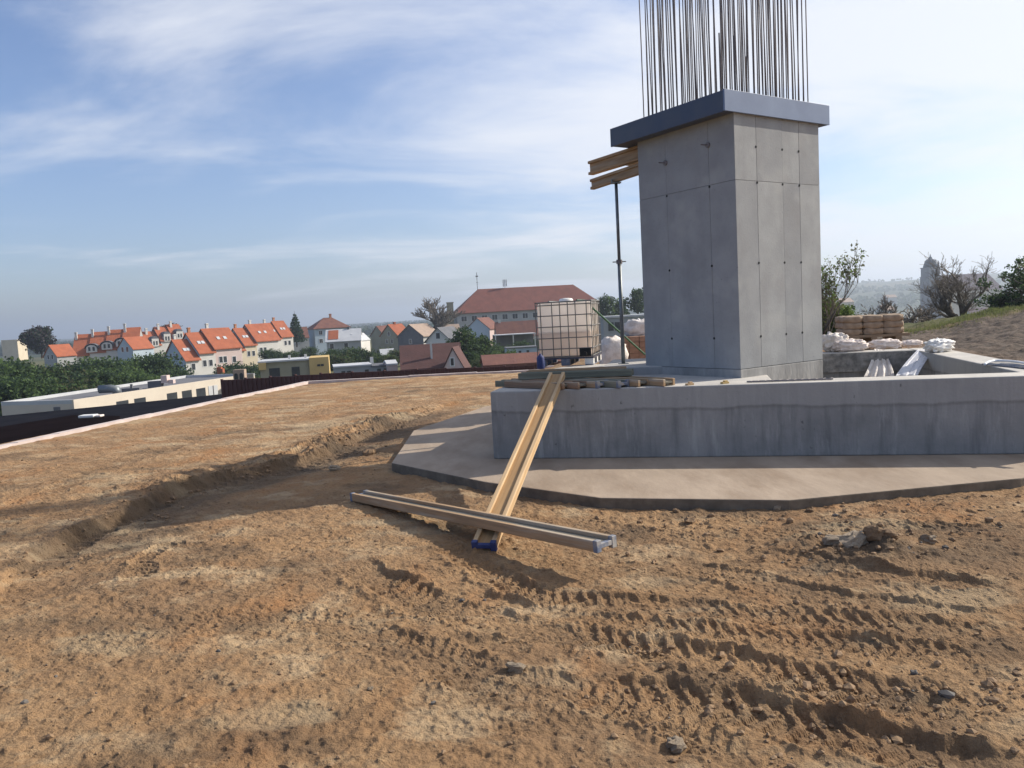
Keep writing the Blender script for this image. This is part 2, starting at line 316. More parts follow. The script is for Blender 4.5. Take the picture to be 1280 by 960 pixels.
def frame_M(p0, p1, up=(0, 0, 1)):
    """x along p0->p1, z nearest to up, origin p0"""
    x = (Vector(p1)-Vector(p0)).normalized(); z = Vector(up); z = (z-x*z.dot(x)).normalized(); y = z.cross(x)
    M = Matrix((x, y, z)).transposed().to_4x4(); M.translation = Vector(p0); return M
def bevel(o, w=0.01, seg=2):
    b = o.modifiers.new('bevel', 'BEVEL'); b.width = w; b.segments = seg; b.limit_method = 'ANGLE'; return o

# ------------------------------------------------------------------ noise in numpy
def _hash(ix, iy, seed):
    h = (ix.astype(np.int64)*374761393 + iy.astype(np.int64)*668265263 + seed*1442695041) & 0x7fffffff
    h = ((h ^ (h >> 13))*1274126177) & 0x7fffffff
    h = (h ^ (h >> 16)) & 0xffff
    return h/65535.0
def vnoise(x, y, seed=0):
    ix = np.floor(x); iy = np.floor(y); fx = x-ix; fy = y-iy
    fx = fx*fx*fx*(fx*(fx*6-15)+10); fy = fy*fy*fy*(fy*(fy*6-15)+10)
    a = _hash(ix, iy, seed); b = _hash(ix+1, iy, seed); c = _hash(ix, iy+1, seed); d = _hash(ix+1, iy+1, seed)
    return (a*(1-fx)+b*fx)*(1-fy)+(c*(1-fx)+d*fx)*fy*1.0
def fbm(x, y, oct=4, seed=0, gain=0.5):
    s = np.zeros_like(x); a = 1.0; t = 0
    for i in range(oct):
        s += a*(vnoise(x, y, seed+i*17)-0.5); t += a; a *= gain
        x, y = x*1.9+y*0.5+3.1, y*1.9-x*0.5+1.7
    return s/t*2
def worley(x, y, seed=0):
    ix = np.floor(x); iy = np.floor(y); best = np.full(x.shape, 9.0); idv = np.zeros_like(x)
    for dx in (-1, 0, 1):
        for dy in (-1, 0, 1):
            cx = ix+dx; cy = iy+dy
            px = cx+_hash(cx, cy, seed); py = cy+_hash(cx, cy, seed+5)
            d = np.hypot(px-x, py-y); u = d < best
            best = np.where(u, d, best); idv = np.where(u, _hash(cx, cy, seed+9), idv)
    return best, idv
def ss(a, b, x):
    t = np.clip((x-a)/(b-a), 0, 1); return t*t*(3-2*t)
def lerp(a, b, t): return a*(1-t)+b*t
def polydist(x, y, pts):
    """signed distance to a polyline (positive on its left), arc length"""
    best = np.full(x.shape, 1e9); sg = np.zeros_like(x); arc = np.zeros_like(x); acc = 0
    for (ax, ay), (bx, by) in zip(pts[:-1], pts[1:]):
        L = math.hypot(bx-ax, by-ay); ux, uy = (bx-ax)/L, (by-ay)/L
        t = np.clip((x-ax)*ux+(y-ay)*uy, 0, L); qx = ax+ux*t; qy = ay+uy*t
        d = np.hypot(x-qx, y-qy); u = d < best
        cr = ux*(y-ay)-uy*(x-ax)
        best = np.where(u, d, best); sg = np.where(u, np.sign(cr), sg); arc = np.where(u, acc+t, arc); acc += L
    return best*sg, arc, acc
def smoothline(pts, it=2):
    for _ in range(it):
        q = [pts[0]]
        for a, b in zip(pts[:-1], pts[1:]):
            q += [(a[0]*.75+b[0]*.25, a[1]*.75+b[1]*.25), (a[0]*.25+b[0]*.75, a[1]*.25+b[1]*.75)]
        q.append(pts[-1]); pts = q
    return pts
def W2(l, z=-0.1, it=2): return smoothline([tuple(atz(px, py, z))[:2] for px, py in l], it)

# ------------------------------------------------------------------ terrain
KA = (-11.6, 2.0); KB = (-6.8, 26.0); KC = (0.0, 25.6); KD = (7.0, 25.3)      # the plateau edge, kerbed
def macro(x, y):
    """large shape of the land"""
    r = np.hypot(x, y)
    # plateau
    rise = ss(11, 19, y)*(0.55*ss(0.2, 3.5, x)) + ss(15, 24, y)*0.68*ss(12.3, 17.5, x)
    zp = -0.10 + rise + 0.02*np.sin(x*0.9+1)*np.sin(y*0.7)
    # how far outside the plateau
    L = math.hypot(KB[0]-KA[0], KB[1]-KA[1]); ux, uy = (KB[0]-KA[0])/L, (KB[1]-KA[1])/L
    d1 = -((x-KB[0])*uy-(y-KB[1])*ux)          # left of AB
    d1 = np.where(True, -(x-KB[0])*uy+(y-KB[1])*ux, 0)
    yb = np.where(x < 7, 25.6-0.05*x, 25.25+0.05*(x-7))
    d2 = y-yb
    d = np.maximum(np.maximum(d1, d2), -y-20)
    phi = x/np.maximum(np.abs(y), 1.0)
    right = ss(0.12, 0.34, phi)*(y > 0)
    vl = lerp(-3.5, -7.2, ss(8, 40, d)) - 1.0*ss(120, 260, r) - 4*ss(300, 900, r) + fbm(x*0.012, y*0.012, 3, 3)*1.2*ss(60, 200, r)
    zl = lerp(zp, vl, ss(0.25, 7, d))
    zr = zp - 0.085*np.maximum(d, 0) - 34*ss(40, 600, d) 
    zr = np.maximum(zr, -38)
    z = np.where(d > 0.2, lerp(zl, zr, right), zp)
    # far hills
    hl = ss(900, 3800, r)*(6 + 9*fbm(x*0.0011+3, y*0.0011, 4, 8))
    hr = ss(700, 2900, r)*(78 + 22*fbm(x*0.0014+9, y*0.0014, 4, 4))
    tr = ss(1500, 2500, r)*fbm(x*0.02, y*0.02, 3, 21)*3.5
    z = z + lerp(hl, hr, right) + tr
    return z, d, right, r

tracks = []   # (points, width, depth, pitch, rim, side bank)
tracks.append((W2([(10, 735), (60, 694), (110, 664), (180, 632), (250, 606), (330, 590), (420, 566), (505, 522), (560, 505)]), 0.42, 0.04, 0.15, 0.012))
tracks.append((W2([(355, 574), (390, 556), (440, 541), (500, 522), (545, 506)]), 0.26, 0.025, 0.10, 0.035))
tracks.append((W2([(430, 700), (520, 752), (640, 782), (760, 800), (880, 822), (1000, 850), (1120, 872), (1290, 905)]), 0.34, 0.045, 0.11, 0.03))
tracks.append((W2([(540, 672), (640, 735), (760, 752), (900, 764), (1040, 776), (1290, 800)]), 0.28, 0.035, 0.10, 0.035))
tracks.append((W2([(700, 860), (860, 882), (1000, 905), (1130, 935), (1290, 985)]), 0.34, 0.05, 0.12, 0.05))
tracks.append((W2([(940, 692), (1040, 712), (1150, 728), (1290, 742)]), 0.22, 0.03, 0.10, 0.03))
tracks.append((W2([(840, 700), (960, 730), (1090, 756), (1290, 776)]), 0.24, 0.03, 0.11, 0.03))
tracks.append((W2([(0, 850), (100, 815), (200, 785), (330, 770), (460, 790), (600, 850), (760, 940)]), 0.34, 0.018, 0.10, 0.015))
tracks.append((W2([(165, 735), (180, 700), (215, 680), (260, 690)]), 0.22, 0.04, 0.1, 0.03))
tracks.append((W2([(-60, 700), (20, 640), (120, 590), (260, 545), (400, 512), (560, 482)]), 0.35, 0.015, 0.12, 0.012))
tracks.append((W2([(600, 705), (720, 770), (860, 786), (1000, 800), (1140, 815), (1290, 830)]), 0.20, 0.022, 0.085, 0.014))
tracks.append((W2([(470, 790), (600, 830), (720, 862), (850, 905), (960, 960)]), 0.20, 0.022, 0.085, 0.014))
tracks.append((W2([(700, 645), (820, 668), (940, 668), (1080, 660), (1290, 668)]), 0.22, 0.016, 0.09, 0.010))
tracks.append((W2([(300, 520), (420, 500), (520, 488), (640, 476)], -0.1), 0.30, 0.012, 0.12, 0.010))
mounds = [(*tuple(atz(1075, 690))[:2], 0.42, 0.075), (*tuple(atz(1130, 700))[:2], 0.3, 0.05), (*tuple(atz(1000, 684))[:2], 0.3, 0.04),
          (*tuple(atz(480, 528))[:2], 0.45, 0.06), (*tuple(atz(420, 556))[:2], 0.4, 0.07)]

def surface(x, y):
    z, d, right, r = macro(x, y)
    soft = 1-ss(24, 60, r)
    n = 0.03*fbm(x*0.8, y*0.8, 3, 1) + 0.016*fbm(x*3.1, y*3.1, 4, 2) + 0.013*fbm(x*9, y*9, 4, 6)
    fine = 1-ss(9, 20, r)
    n = n + fine*(0.008*fbm(x*24, y*24, 3, 7)+0.007*ss(0.1, 0.5, fbm(x*14+4, y*14, 3, 8)))
    wd, wi = worley(x*6.5, y*6.5, 3); clod = np.clip(0.42-wd, 0, 1)*(wi > 0.62)*ss(-0.15, 0.35, fbm(x*0.9, y*0.9, 2, 31))
    wd2, wi2 = worley(x*15, y*15, 13); clod2 = np.clip(0.4-wd2, 0, 1)*(wi2 > 0.5)
    n = n + fine*(0.05*clod + 0.022*clod2)
    damp_shade = np.zeros_like(x)
    fl = np.zeros_like(x)
    for k, (pts, wdt, dep, pit, rim) in enumerate(tracks):
        s, arc, L = polydist(x, y, pts); s = s + 0.05*fbm(x*2, y*2, 2, 40+k)+0.05*fbm(x*7, y*7, 2, 45+k)
        e = ss(0, 0.4, arc)*(1-ss(L-0.4, L, arc)) if k else ss(0.8, 2.2, arc)*(1-ss(L-1.5, L-.3, arc))
        a = np.abs(s); inside = 1-ss(wdt*0.42, wdt*0.56, a)
        chev = np.sin((arc+0.55*a)*2*np.pi/pit + k)
        chev = ss(-0.2, 0.5, chev+0.6*fbm(x*7, y*7, 3, 140+k))*ss(-0.45, 0.25, fbm(x*1.3, y*1.3, 3, 150+k))
        br = 0.55+0.9*np.clip(fbm(arc*1.3, arc*0.2+k*7, 2, 50+k)+0.25, 0, 1)
        n = n*(1-0.5*inside*e) + e*br*(-(1.1 if k == 4 else 0.6)*dep*inside + 0.62*dep*inside*chev)
        rimf = np.exp(-((a-wdt*0.60)/(wdt*0.12))**2)*(0.5+0.9*np.clip(fbm(x*5, y*5, 3, 60+k)+0.3, 0, 1.4))
        n = n + e*br*0.75*rim*rimf + e*(inside+rimf)*0.012*fbm(x*32, y*32, 3, 160+k)
        damp_shade = np.maximum(damp_shade, e*inside*(0.25+0.35*chev*0)*(0.6+fbm(x*2, y*2, 2, 70+k)))
        if k == 0:      # the bank on the far side of the big rut
            tre = ss(0.7, 1.2, arc)*(1-ss(2.9, 4.2, arc)); sw = s+0.04*fbm(x*5, y*5, 3, 84)
            n = n + tre*(-0.07*ss(-0.27, -0.18, sw)*(1-ss(0.10, 0.26, sw)) + 0.03*np.exp(-((sw+0.30)/0.10)**2))
            damp_shade = np.maximum(damp_shade, 0.75*ss(-1.1, -0.4, s+0.4*fbm(x*1.6, y*1.6, 3, 85))*(1-ss(0.2, 0.4, s))*ss(0.5, 1.2, arc)*(1-ss(L-2, L-1, arc)))  # damp rut soil, painted darker still to deepen the pillar's shadow
            lump = np.clip(0.75+1.0*fbm(x*3, y*3, 3, 81)+0.7*fbm(x*11, y*11, 3, 82), 0.05, 2.0)
            bank = 0.07*ss(0.17, 0.26, s+0.05*fbm(x*6, y*6, 3, 83))*(1-ss(0.3, 1.5, s))*lump*ss(2.2, 3.8, arc)*(1-ss(L-2.5, L-1, arc))
            n = n + bank - 0.05*ss(-0.9, -0.1, s)*(1-ss(0.1, 0.2, s))
    for mx_, my_, mr_, mh_ in mounds:
        q = np.exp(-(((x-mx_)**2+(y-my_)**2)/(mr_**2))*1.3)
        n = n + mh_*q*(1+0.9*fbm(x*6, y*6, 3, 90)); damp_shade = np.maximum(damp_shade, 0.55*q)
    z = z + n*soft*np.where(d > 0.1, 0.3, 1)
    # grassy crest and spoil mound relief on the right
    mnd = ss(8.5, 11, x)*ss(12, 15, y)*(1-ss(45, 60, r))*(y > 0)
    z = z + mnd*(0.10*fbm(x*0.9, y*0.9, 4, 33)+0.09*fbm(x*3, y*3, 4, 34))
    # masks
    pale = ss(0.22, 0.5, fbm(x*0.8+5, y*1.9, 5, 77))*0.45*(1-ss(30, 60, r))
    damp_shade = np.clip(damp_shade + 0.55*ss(0.2, 0.6, fbm(x*1.2+9, y*2.0, 4, 99)), 0, 1)
    grass = np.clip(np.where(d > 1.0, 1.0, 0.0)*(1-right) + right*np.maximum(ss(12.3, 15, x), ss(5, 12, d))*ss(-0.5, 0.3, d+0.6*fbm(x*0.8, y*0.8, 3, 5)), 0, 1)
    farm = ss(300, 700, r)
    spoil = mnd*(1-grass)
    return z, np.stack([damp_shade, grass, farm, np.ones_like(x)], -1), np.stack([pale*(1-spoil), spoil, 0*x, np.ones_like(x)], -1)

def hz(x, y):
    a = np.array([float(x)]), np.array([float(y)]); return float(surface(*a)[0][0])
def build_ground():
    # polar sheet about the viewing place: dense where the soil can be seen close up, coarse elsewhere
    th = []
    a = 0.0; a1, a2 = R(42), R(138)
    th += list(np.linspace(a1, a2, 690)); th += list(np.linspace(a2, a1+2*math.pi, 90))[1:-1]
    th = np.array(th)
    r = [0.35]; 
    while r[-1] < 9000:
        q = r[-1]; g = 0.05 if q < 1.6 else (0.0034 if q < 14 else (0.006 if q < 34 else (0.03 if q < 300 else 0.035)))
        r.append(q*(1+g))
    r = np.array(r)
    A, B = np.meshgrid(th, r); x = B*np.cos(A); y = B*np.sin(A)
    # relax: thin the far rings with the coarse back sector kept
    z, m1, m2 = surface(x.ravel(), y.ravel())
    nr, na = x.shape
    co = np.stack([x.ravel(), y.ravel(), z], -1)
    idx = np.arange(nr*na).reshape(nr, na)
    a_ = idx[:-1, :]; b_ = np.roll(idx, -1, 1)[:-1, :]; c_ = np.roll(idx, -1, 1)[1:, :]; d_ = idx[1:, :]
    q = np.stack([a_, d_, c_, b_], -1).reshape(-1, 4)
    me = bpy.data.meshes.new('ground'); 
    co = np.concatenate([co, [[0, 0, hz(0, 0.1)]]]); cidx = nr*na
    tri = np.stack([idx[0], np.roll(idx[0], -1), np.full(na, cidx)], -1)
    nv = len(co); nq = len(q); ntt = len(tri)
    me.vertices.add(nv); me.vertices.foreach_set('co', co.ravel())
    me.loops.add(nq*4+ntt*3); me.loops.foreach_set('vertex_index', np.concatenate([q.ravel(), tri.ravel()]))
    me.polygons.add(nq+ntt)
    st = np.concatenate([np.arange(nq)*4, nq*4+np.arange(ntt)*3]); me.polygons.foreach_set('loop_start', st)
    me.update(calc_edges=True)
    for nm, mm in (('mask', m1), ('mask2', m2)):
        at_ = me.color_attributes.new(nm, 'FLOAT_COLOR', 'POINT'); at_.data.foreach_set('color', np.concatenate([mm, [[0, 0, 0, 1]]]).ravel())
    me.polygons.foreach_set('use_smooth', np.concatenate([np.repeat(r[:-1] > 20, na), np.zeros(ntt, bool)]))
    me.materials.append(MT['soil'])
    o = link('ground', me); struct(o); print('ground tris', nq*2)
build_ground()

# ------------------------------------------------------------------ foundation: slab and plinth
O2 = Vector((-0.28, 9.75)); pa = Vector((0.971, -0.237)); pb = Vector((0.237, 0.971))
def PL(a, b): q = O2+pa*a+pb*b; return (q.x, q.y)
ZT = 0.85
# blinding slab the plinth stands on
spts = [(-1.59, 9.88), (-0.35, 8.42), (0.79, 7.41), (2.44, 6.94), (4.76, 7.29), (8.2, 8.6), (9.6, 11.5), (9.3, 15.5), (5.5, 17.2), (1.2, 16.6), (-0.55, 15.6), (-1.65, 12.7)]
fnd = empty('foundation_slab', (0, 0, 0)); tag(fnd, 'low many-sided concrete slab on the soil under the grey plinth wall', 'concrete slab')
sm = MB(); sm.prism(spts, -0.14, 0.0)
sm.m[2:] = [1]*(len(sm.f)-2); s_o = sm.build('slab_plate', ['slab', 'slabside'], fnd); bevel(s_o, 0.012)
mbd = MB(); mbd.prism([((p[0]-4)*1.012+4, (p[1]-11.5)*1.012+11.5) for p in spts], -0.5, -0.137); mbd.build('blinding_layer', 'core', fnd)

pl = empty('concrete_plinth', (0, 0, 0)); tag(pl, 'waist-high grey concrete plinth with an open pit beside the tall pillar', 'concrete plinth')
def plinth_material():
    m = bpy.data.materials.new('plinth_wall'); m.use_nodes = True; t = m.node_tree; b = t.nodes['Principled BSDF']; b.inputs['Roughness'].default_value = 0.85
    tcn = N(t, 'ShaderNodeTexCoord')
    def noise(s, st, d=6):
        mpn = N(t, 'ShaderNodeMapping'); mpn.inputs['Scale'].default_value = st; t.links.new(tcn.outputs['Object'], mpn.inputs[0])
        n = N(t, 'ShaderNodeTexNoise'); n.inputs['Scale'].default_value = s; n.inputs['Detail'].default_value = d; n.inputs['Roughness'].default_value = 0.65
        t.links.new(mpn.outputs[0], n.inputs['Vector']); return n.outputs[0]
    def ramp(v, a, c, o0=0.0, o1=1.0):
        r = N(t, 'ShaderNodeMapRange'); r.inputs[1].default_value = a; r.inputs[2].default_value = c; r.inputs[3].default_value = o0; r.inputs[4].default_value = o1; t.links.new(v, r.inputs[0]); return r.outputs[0]
    def mixc(f, a, c):
        x = N(t, 'ShaderNodeMix', data_type='RGBA')
        for i, v in ((0, f), (6, a), (7, c)):
            if isinstance(v, tuple): x.inputs[i].default_value = (*v, 1)
            else: t.links.new(v, x.inputs[i])
        return x.outputs[2]
    base = mixc(ramp(noise(1.6, (1, 1, 1)), .35, .65), (0.29, 0.29, 0.285), (0.21, 0.215, 0.215))
    base = mixc(ramp(noise(5, (1.6, 1.6, 0.18)), .50, .70, 0, 0.6), base, (0.125, 0.13, 0.135))       # run-down streaks
    base = mixc(ramp(noise(7, (1.3, 1.3, 0.2)), .54, .72, 0, 0.6), base, (0.42, 0.42, 0.41))       # lime
    sp = N(t, 'ShaderNodeSeparateXYZ'); t.links.new(tcn.outputs['Object'], sp.inputs[0])
    wv = N(t, 'ShaderNodeMath', operation='MULTIPLY_ADD'); t.links.new(noise(0.9, (1, 1, 0)), wv.inputs[0]); wv.inputs[1].default_value = 0.16; t.links.new(sp.outputs[2], wv.inputs[2])
    up = ramp(wv.outputs[0], 0.665, 0.68)      # later pour on top is paler
    base = mixc(ramp(wv.outputs[0], 0.665, 0.68, 0, 0.55), base, (0.35, 0.35, 0.34))
    pk = N(t, 'ShaderNodeMath', operation='SUBTRACT'); t.links.new(wv.outputs[0], pk.inputs[0]); pk.inputs[1].default_value = 0.66
    ab = N(t, 'ShaderNodeMath', operation='ABSOLUTE'); t.links.new(pk.outputs[0], ab.inputs[0])
    base = mixc(ramp(ab.outputs[0], 0.004, 0.03, 0.38, 0), base, (0.12, 0.115, 0.105))
    dk = noise(11, (1, 1, 0.6), 3)
    base = mixc(ramp(dk, 0.68, 0.74, 0, 0.8), base, (0.09, 0.09, 0.09))
    t.links.new(base, b.inputs['Base Color'])
    bp = N(t, 'ShaderNodeBump'); bp.inputs['Distance'].default_value = 0.006; t.links.new(noise(25, (1, 1, 1)), bp.inputs['Height']); t.links.new(bp.outputs[0], b.inputs['Normal'])
    return m
MT['pwall'] = plinth_material()
def quadpr(name, pts, z0, z1, side, top, parent, w=0.015):
    b_ = MB(); n = len(pts)
    b_.prism([PL(*p) for p in pts], z0, z1); b_.m[1] = 1
    o = b_.build(name, [side, top], parent); bevel(o, w); return o
quadpr('wall', [(0, 0.423), (1.2, 0.423), (1.2, 4.3), (0.35, 4.3), (0, 3.2)], 0.0, ZT-0.0015, 'pwall', 'top', pl)     # solid part beside the pillar
quadpr('wall', [(1.203, 0.423), (3.4, 0.423), (3.4, 4.9), (1.203, 4.9)], 0.0, ZT-0.002, 'pwall', 'top', pl)
quadpr('wall', [(0, 0), (6.5, 0), (6.5, 0.42), (0, 0.42)], 0.0, ZT+0.001, 'pwall', 'top', pl)
quadpr('wall', [(6.05, 0.423), (6.5, 0.423), (6.5, 5.35), (6.05, 5.35)], 0.0, ZT-0.001, 'pwall', 'top', pl)
quadpr('wall', [(3.403, 4.9), (6.047, 4.9), (6.047, 5.35), (3.403, 5.35)], 0.0, ZT-0.003, 'pwall', 'top', pl)
q_ = MB(); q_.prism([PL(3.42, 4.84), PL(6.0, 4.84), PL(6.0, 4.897), PL(3.42, 4.897)], 0.52, ZT-0.012)
o = q_.build('mortar_skin', 'roughc', pl)
quadpr('raised_step', [(1.15, 1.75), (2.3, 1.75), (3.0, 3.6), (1.15, 3.6)], ZT-0.05, 0.965, 'pwall', 'top', pl, 0.02)

# ------------------------------------------------------------------ the pillar
c0 = Vector((2.875, 9.8)); cu = Vector((0.84, 0.546)).normalized(); cv = Vector((-cu.y, cu.x))
CW = 1.66; CL = 1.72
pil = empty('concrete_pillar', (c0.x, c0.y, 0), math.atan2(cu.y, cu.x))
tag(pil, 'tall square fair-faced concrete pillar standing on the plinth with bare starter bars on top', 'concrete pillar')
b_ = MB(); b_.box(0.008, CW-0.008, 0.008, CL-0.008, 0.01, 4.27); b_.build('core', 'core', pil)
b_ = MB(); b_.box(-0.002, CW+0.002, -0.002, CL+0.002, 0.02, 0.955); o = b_.build('base_pour', 'lowpour', pil); bevel(o, 0.01)
zr = [0.96, 3.30, 4.265]
def panels(breaks, face):
    for i in range(len(breaks)-1):
        for j in range(2):
            a, c = breaks[i]+0.002, breaks[i+1]-0.002
            z0, z1 = zr[j]+0.0025, zr[j+1]-0.0025
            q = MB(); t_ = 0.0
            off = [0.0, 0.0015, 0.0006, 0.002][(i+j*2) % 4]
            if face == 'r': q.box(a, c, -off, 0.009, z0, z1)
            if face == 'l': q.box(-off, 0.009, a, c, z0, z1)
            if face == 'b': q.box(a, c, CL-0.009, CL+off, z0, z1)
            if face == 's': q.box(CW-0.009, CW+off, a, c, z0, z1)
            o = q.build('panel', ('conc_b' if (i+j) % 2 else 'conc') if face in 'rs' else 'conc', pil)
rb_ = [0, 0.40, 0.90, 1.24, CW]; lb_ = [0, 0.42, 1.18, CL]
panels(rb_, 'r'); panels(lb_, 'l'); panels([0.01, 0.55, 1.1, CW-0.01], 'b'); panels([0.01, 0.6, 1.2, CL-0.01], 's')
# form-tie holes
hm = MB(); hm.lathe([(0.017, 0), (0.015, 0.004), (0.006, 0.0045)], 10); hme = hm.mesh('tie_hole', 'hole')
for x in rb_[1:4]:
    for z in (1.35, 2.28, 3.28, 3.72):
        link('tie_hole', hme, pil, Matrix.Translation((x+rnd.uniform(-.006, .006), -0.0005, z)) @ Matrix.Rotation(R(90), 4, 'X'))
for y in lb_[1:3]:
    for z in (1.35, 2.28, 3.28):
        link('tie_hole', hme, pil, Matrix.Translation((-0.0005, y, z)) @ Matrix.Rotation(R(-90), 4, 'Y'))
for z, y in ((3.80, 0.42), (3.72, 1.18)):
    q = MB(); q.tube([(-0.002, y, z), (-0.10, y+0.03, z+0.005)], 0.008, 6); q.tube([(-0.001, y, z), (-0.02, y, z)], 0.035, 10)
    q.build('tie_rod', 'rust', pil)
# starter bars
bm_ = []
for k in range(6):
    q = MB(); h = 3.3; bend = rnd.uniform(-.03, .03); bd = rnd.uniform(-.03, .03)
    q.tube([(0, 0, 0), (bend*.2, bd*.2, h*.35), (bend*.6, bd*.7, h*.7), (bend, bd*1.3, h)], 0.008, 5); bm_.append(q.mesh('rebar', 'rust', True))
spots = []
per = []
for t_ in np.arange(0.08, CW-0.05, 0.082): per += [(t_, 0.08), (t_, CL-0.08)]
for t_ in np.arange(0.16, CL-0.1, 0.082): per += [(0.08, t_), (CW-0.08, t_)]
for t_ in np.arange(0.2, CW-0.15, 0.11): per += [(t_, 0.30), (t_, CL-0.30)]
for i, (x, y) in enumerate(per):
    o = link('rebar', bm_[i % 6], pil, Matrix.Translation((x+rnd.uniform(-.015, .015), y+rnd.uniform(-.015, .015), 4.24)) @ Matrix.Rotation(rnd.uniform(0, 6.28), 4, 'Z') @ Matrix.Rotation(rnd.uniform(-.012, .012), 4, 'X'))
for x, y, h in ((0.35, 0.5, 1.0), (0.8, 0.45, 0.75), (1.1, 0.9, 1.2)):
    q = MB(); q.tube([(x, y, 4.25), (x, y, 4.25+h)], 0.01, 5); q.build('rebar', 'rust', pil)

# shuttering collar round the top of the pillar
cl = empty('shuttering_collar', (c0.x, c0.y, 0), math.atan2(cu.y, cu.x))
tag(cl, 'blue-grey shuttering boards boxed around the top of the concrete pillar', 'formwork collar')
def cbox(name, x0, x1, y0, y1, z0, z1, mt, bv=0.003):
    q = MB(); q.box(x0, x1, y0, y1, z0, z1); o = q.build(name, mt, cl)
    if bv: bevel(o, bv)
    return o
cbox('board', -0.215, CW+0.17, -0.055, -0.028, 4.095, 4.35, 'ply')
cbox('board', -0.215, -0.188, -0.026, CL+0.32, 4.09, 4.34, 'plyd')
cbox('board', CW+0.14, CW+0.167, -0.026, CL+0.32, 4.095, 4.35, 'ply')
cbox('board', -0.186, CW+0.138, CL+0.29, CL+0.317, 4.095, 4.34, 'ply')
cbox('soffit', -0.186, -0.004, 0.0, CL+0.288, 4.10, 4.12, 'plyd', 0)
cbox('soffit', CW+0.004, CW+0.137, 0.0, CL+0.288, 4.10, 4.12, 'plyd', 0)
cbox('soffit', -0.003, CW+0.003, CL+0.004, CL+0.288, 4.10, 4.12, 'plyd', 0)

# ------------------------------------------------------------------ timber beams (I-section formwork beams)
beam_cache = {}
def beam(p0, p1, up, mf, mw, mc, h=0.20, fw=0.08, caps=(1, 1), name='timber_beam'):
    """I-beam from p0 to p1; 'up' is the direction from flange to flange"""
    L = (Vector(p1)-Vector(p0)).length; key = (round(L, 3), mf, mw, mc, h, fw, caps)
    o = empty(name); o.matrix_world = frame_M(p0, p1, up)
    if key not in beam_cache:
        ms = []
        for s in (-1, 1):
            q = MB(); z = s*(h/2-0.02); e = 0.02
            q.add([(x, y, zz_) for x in (0, L) for (y, zz_) in ((-fw/2, z-.02), (fw/2, z-.02), (fw/2, z+.02), (-fw/2, z+.02))],
                  [(0, 1, 2, 3), (7, 6, 5, 4), (0, 4, 5, 1), (1, 5, 6, 2), (2, 6, 7, 3), (3, 7, 4, 0)])
            ms.append(('flange', q.mesh('flange', mf)))
        q = MB(); q.box(0.004, L-0.004, -0.014, 0.014, -h/2+0.038, h/2-0.038); ms.append(('web', q.mesh('web', mw)))
        for k, x in ((0, -0.012), (1, L-0.03)):
            if caps[k]:
                q = MB()
                q.box(x, x+0.042, -fw/2-0.004, fw/2+0.004, h/2-0.045, h/2+0.004); q.box(x, x+0.042, -fw/2-0.004, fw/2+0.004, -h/2-0.004, -h/2+0.045)
                q.box(x+0.003, x+0.039, -0.019, 0.019, -h/2+0.04, h/2-0.04)
                ms.append(('end_cap', q.mesh('end_cap', mc)))
        beam_cache[key] = ms
    for nm, me in beam_cache[key]:
        bevel(link(nm, me, o), 0.004, 1)
    return o
# leaning beam: foot on the soil, head over the plinth edge
LB0 = Vector((-0.30, 6.28, hz(-0.30, 6.28)+0.04)); LB1 = Vector((0.58, 9.92, 1.005))
side = Vector((1, -0.24, 0)).normalized()
tag(beam(LB0, LB1, side, 'wood_l', 'wood_web', 'cap_b', caps=(1, 0)), 'yellow timber beam leaning from the soil up onto the plinth edge', 'timber beam', 'formwork beams')
d_ = (LB1-LB0)
def lean_z(x, y): t_ = ((y-LB0.y)/d_.y); return LB0.z+d_.z*t_
zc = lean_z(-0.225, 6.49)+0.082
P0 = Vector((-1.70, 8.27, hz(-1.7, 8.27)+0.045)); PX = Vector((-0.225, 6.49, zc)); P1 = PX+(PX-P0)*0.565
dd = (P1-P0).normalized(); sd = Vector((dd.y, -dd.x, 0.0)).normalized()
tag(beam(P0, P1, sd, 'wood_g', 'webg', 'cap_g'), 'weathered grey-brown timber beam lying across the foot of the yellow leaning beam', 'timber beam', 'formwork beams')
# stack on the plinth
fan = [(0.98, 0.06, 136, 1.0), (1.17, 0.05, 134, 1.3), (1.40, 0.09, 132, 1.55), (1.66, 0.05, 130, 1.7), (1.90, 0.10, 127, 1.8), (2.20, 0.06, 124, 1.75)]
fm = (('wood_br', 'webg'), ('wood_br', 'webg'), ('wood_g', 'webg'), ('wood_gg', 'webg'), ('wood_g', 'webg'), ('wood_g', 'webg'))
for i, (a, b0, an, L) in enumerate(fan):
    q = PL(a, b0); p = Vector((q[0], q[1], ZT+0.046)); bd_ = Vector((math.cos(R(an)), math.sin(R(an)), 0)); bs_ = Vector((bd_.y, -bd_.x, 0))
    mf, mw = fm[i]
    tag(beam(p, p+bd_*L, bs_, mf, mw, 'cap_g', caps=(i in (2, 3), 0)),
        'weathered timber beam lying flat on the plinth, %s of six counted from the leaning beam' % ['first', 'second', 'third', 'fourth', 'fifth', 'last'][i], 'timber beam', 'beams laid on the plinth')
for i, (a, b, L, tw, mf) in enumerate(((0.22, 0.75, 1.5, 0.10, 'wood_gg'), (0.24, 1.15, 1.35, 0.02, 'wood_g'), (0.35, 1.75, 1.2, 0.06, 'wood_gg'))):
    q = PL(a, b); p = Vector((q[0], q[1], ZT+0.129)); dv = Vector((pa.x-tw*pb.x, pa.y-tw*pb.y+0.07, 0)).normalized()
    if i == 2: p.z = ZT+0.046
    tag(beam(p, p+dv*L, Vector((-dv.y, dv.x, 0)), mf, 'webg', 'cap_g', caps=(0, 0)),
        'grey-green timber beam lying crosswise on the beam pile, %s from the plinth front' % ['first', 'second', 'third'][i], 'timber beam', 'beams laid crosswise on the plinth pile')
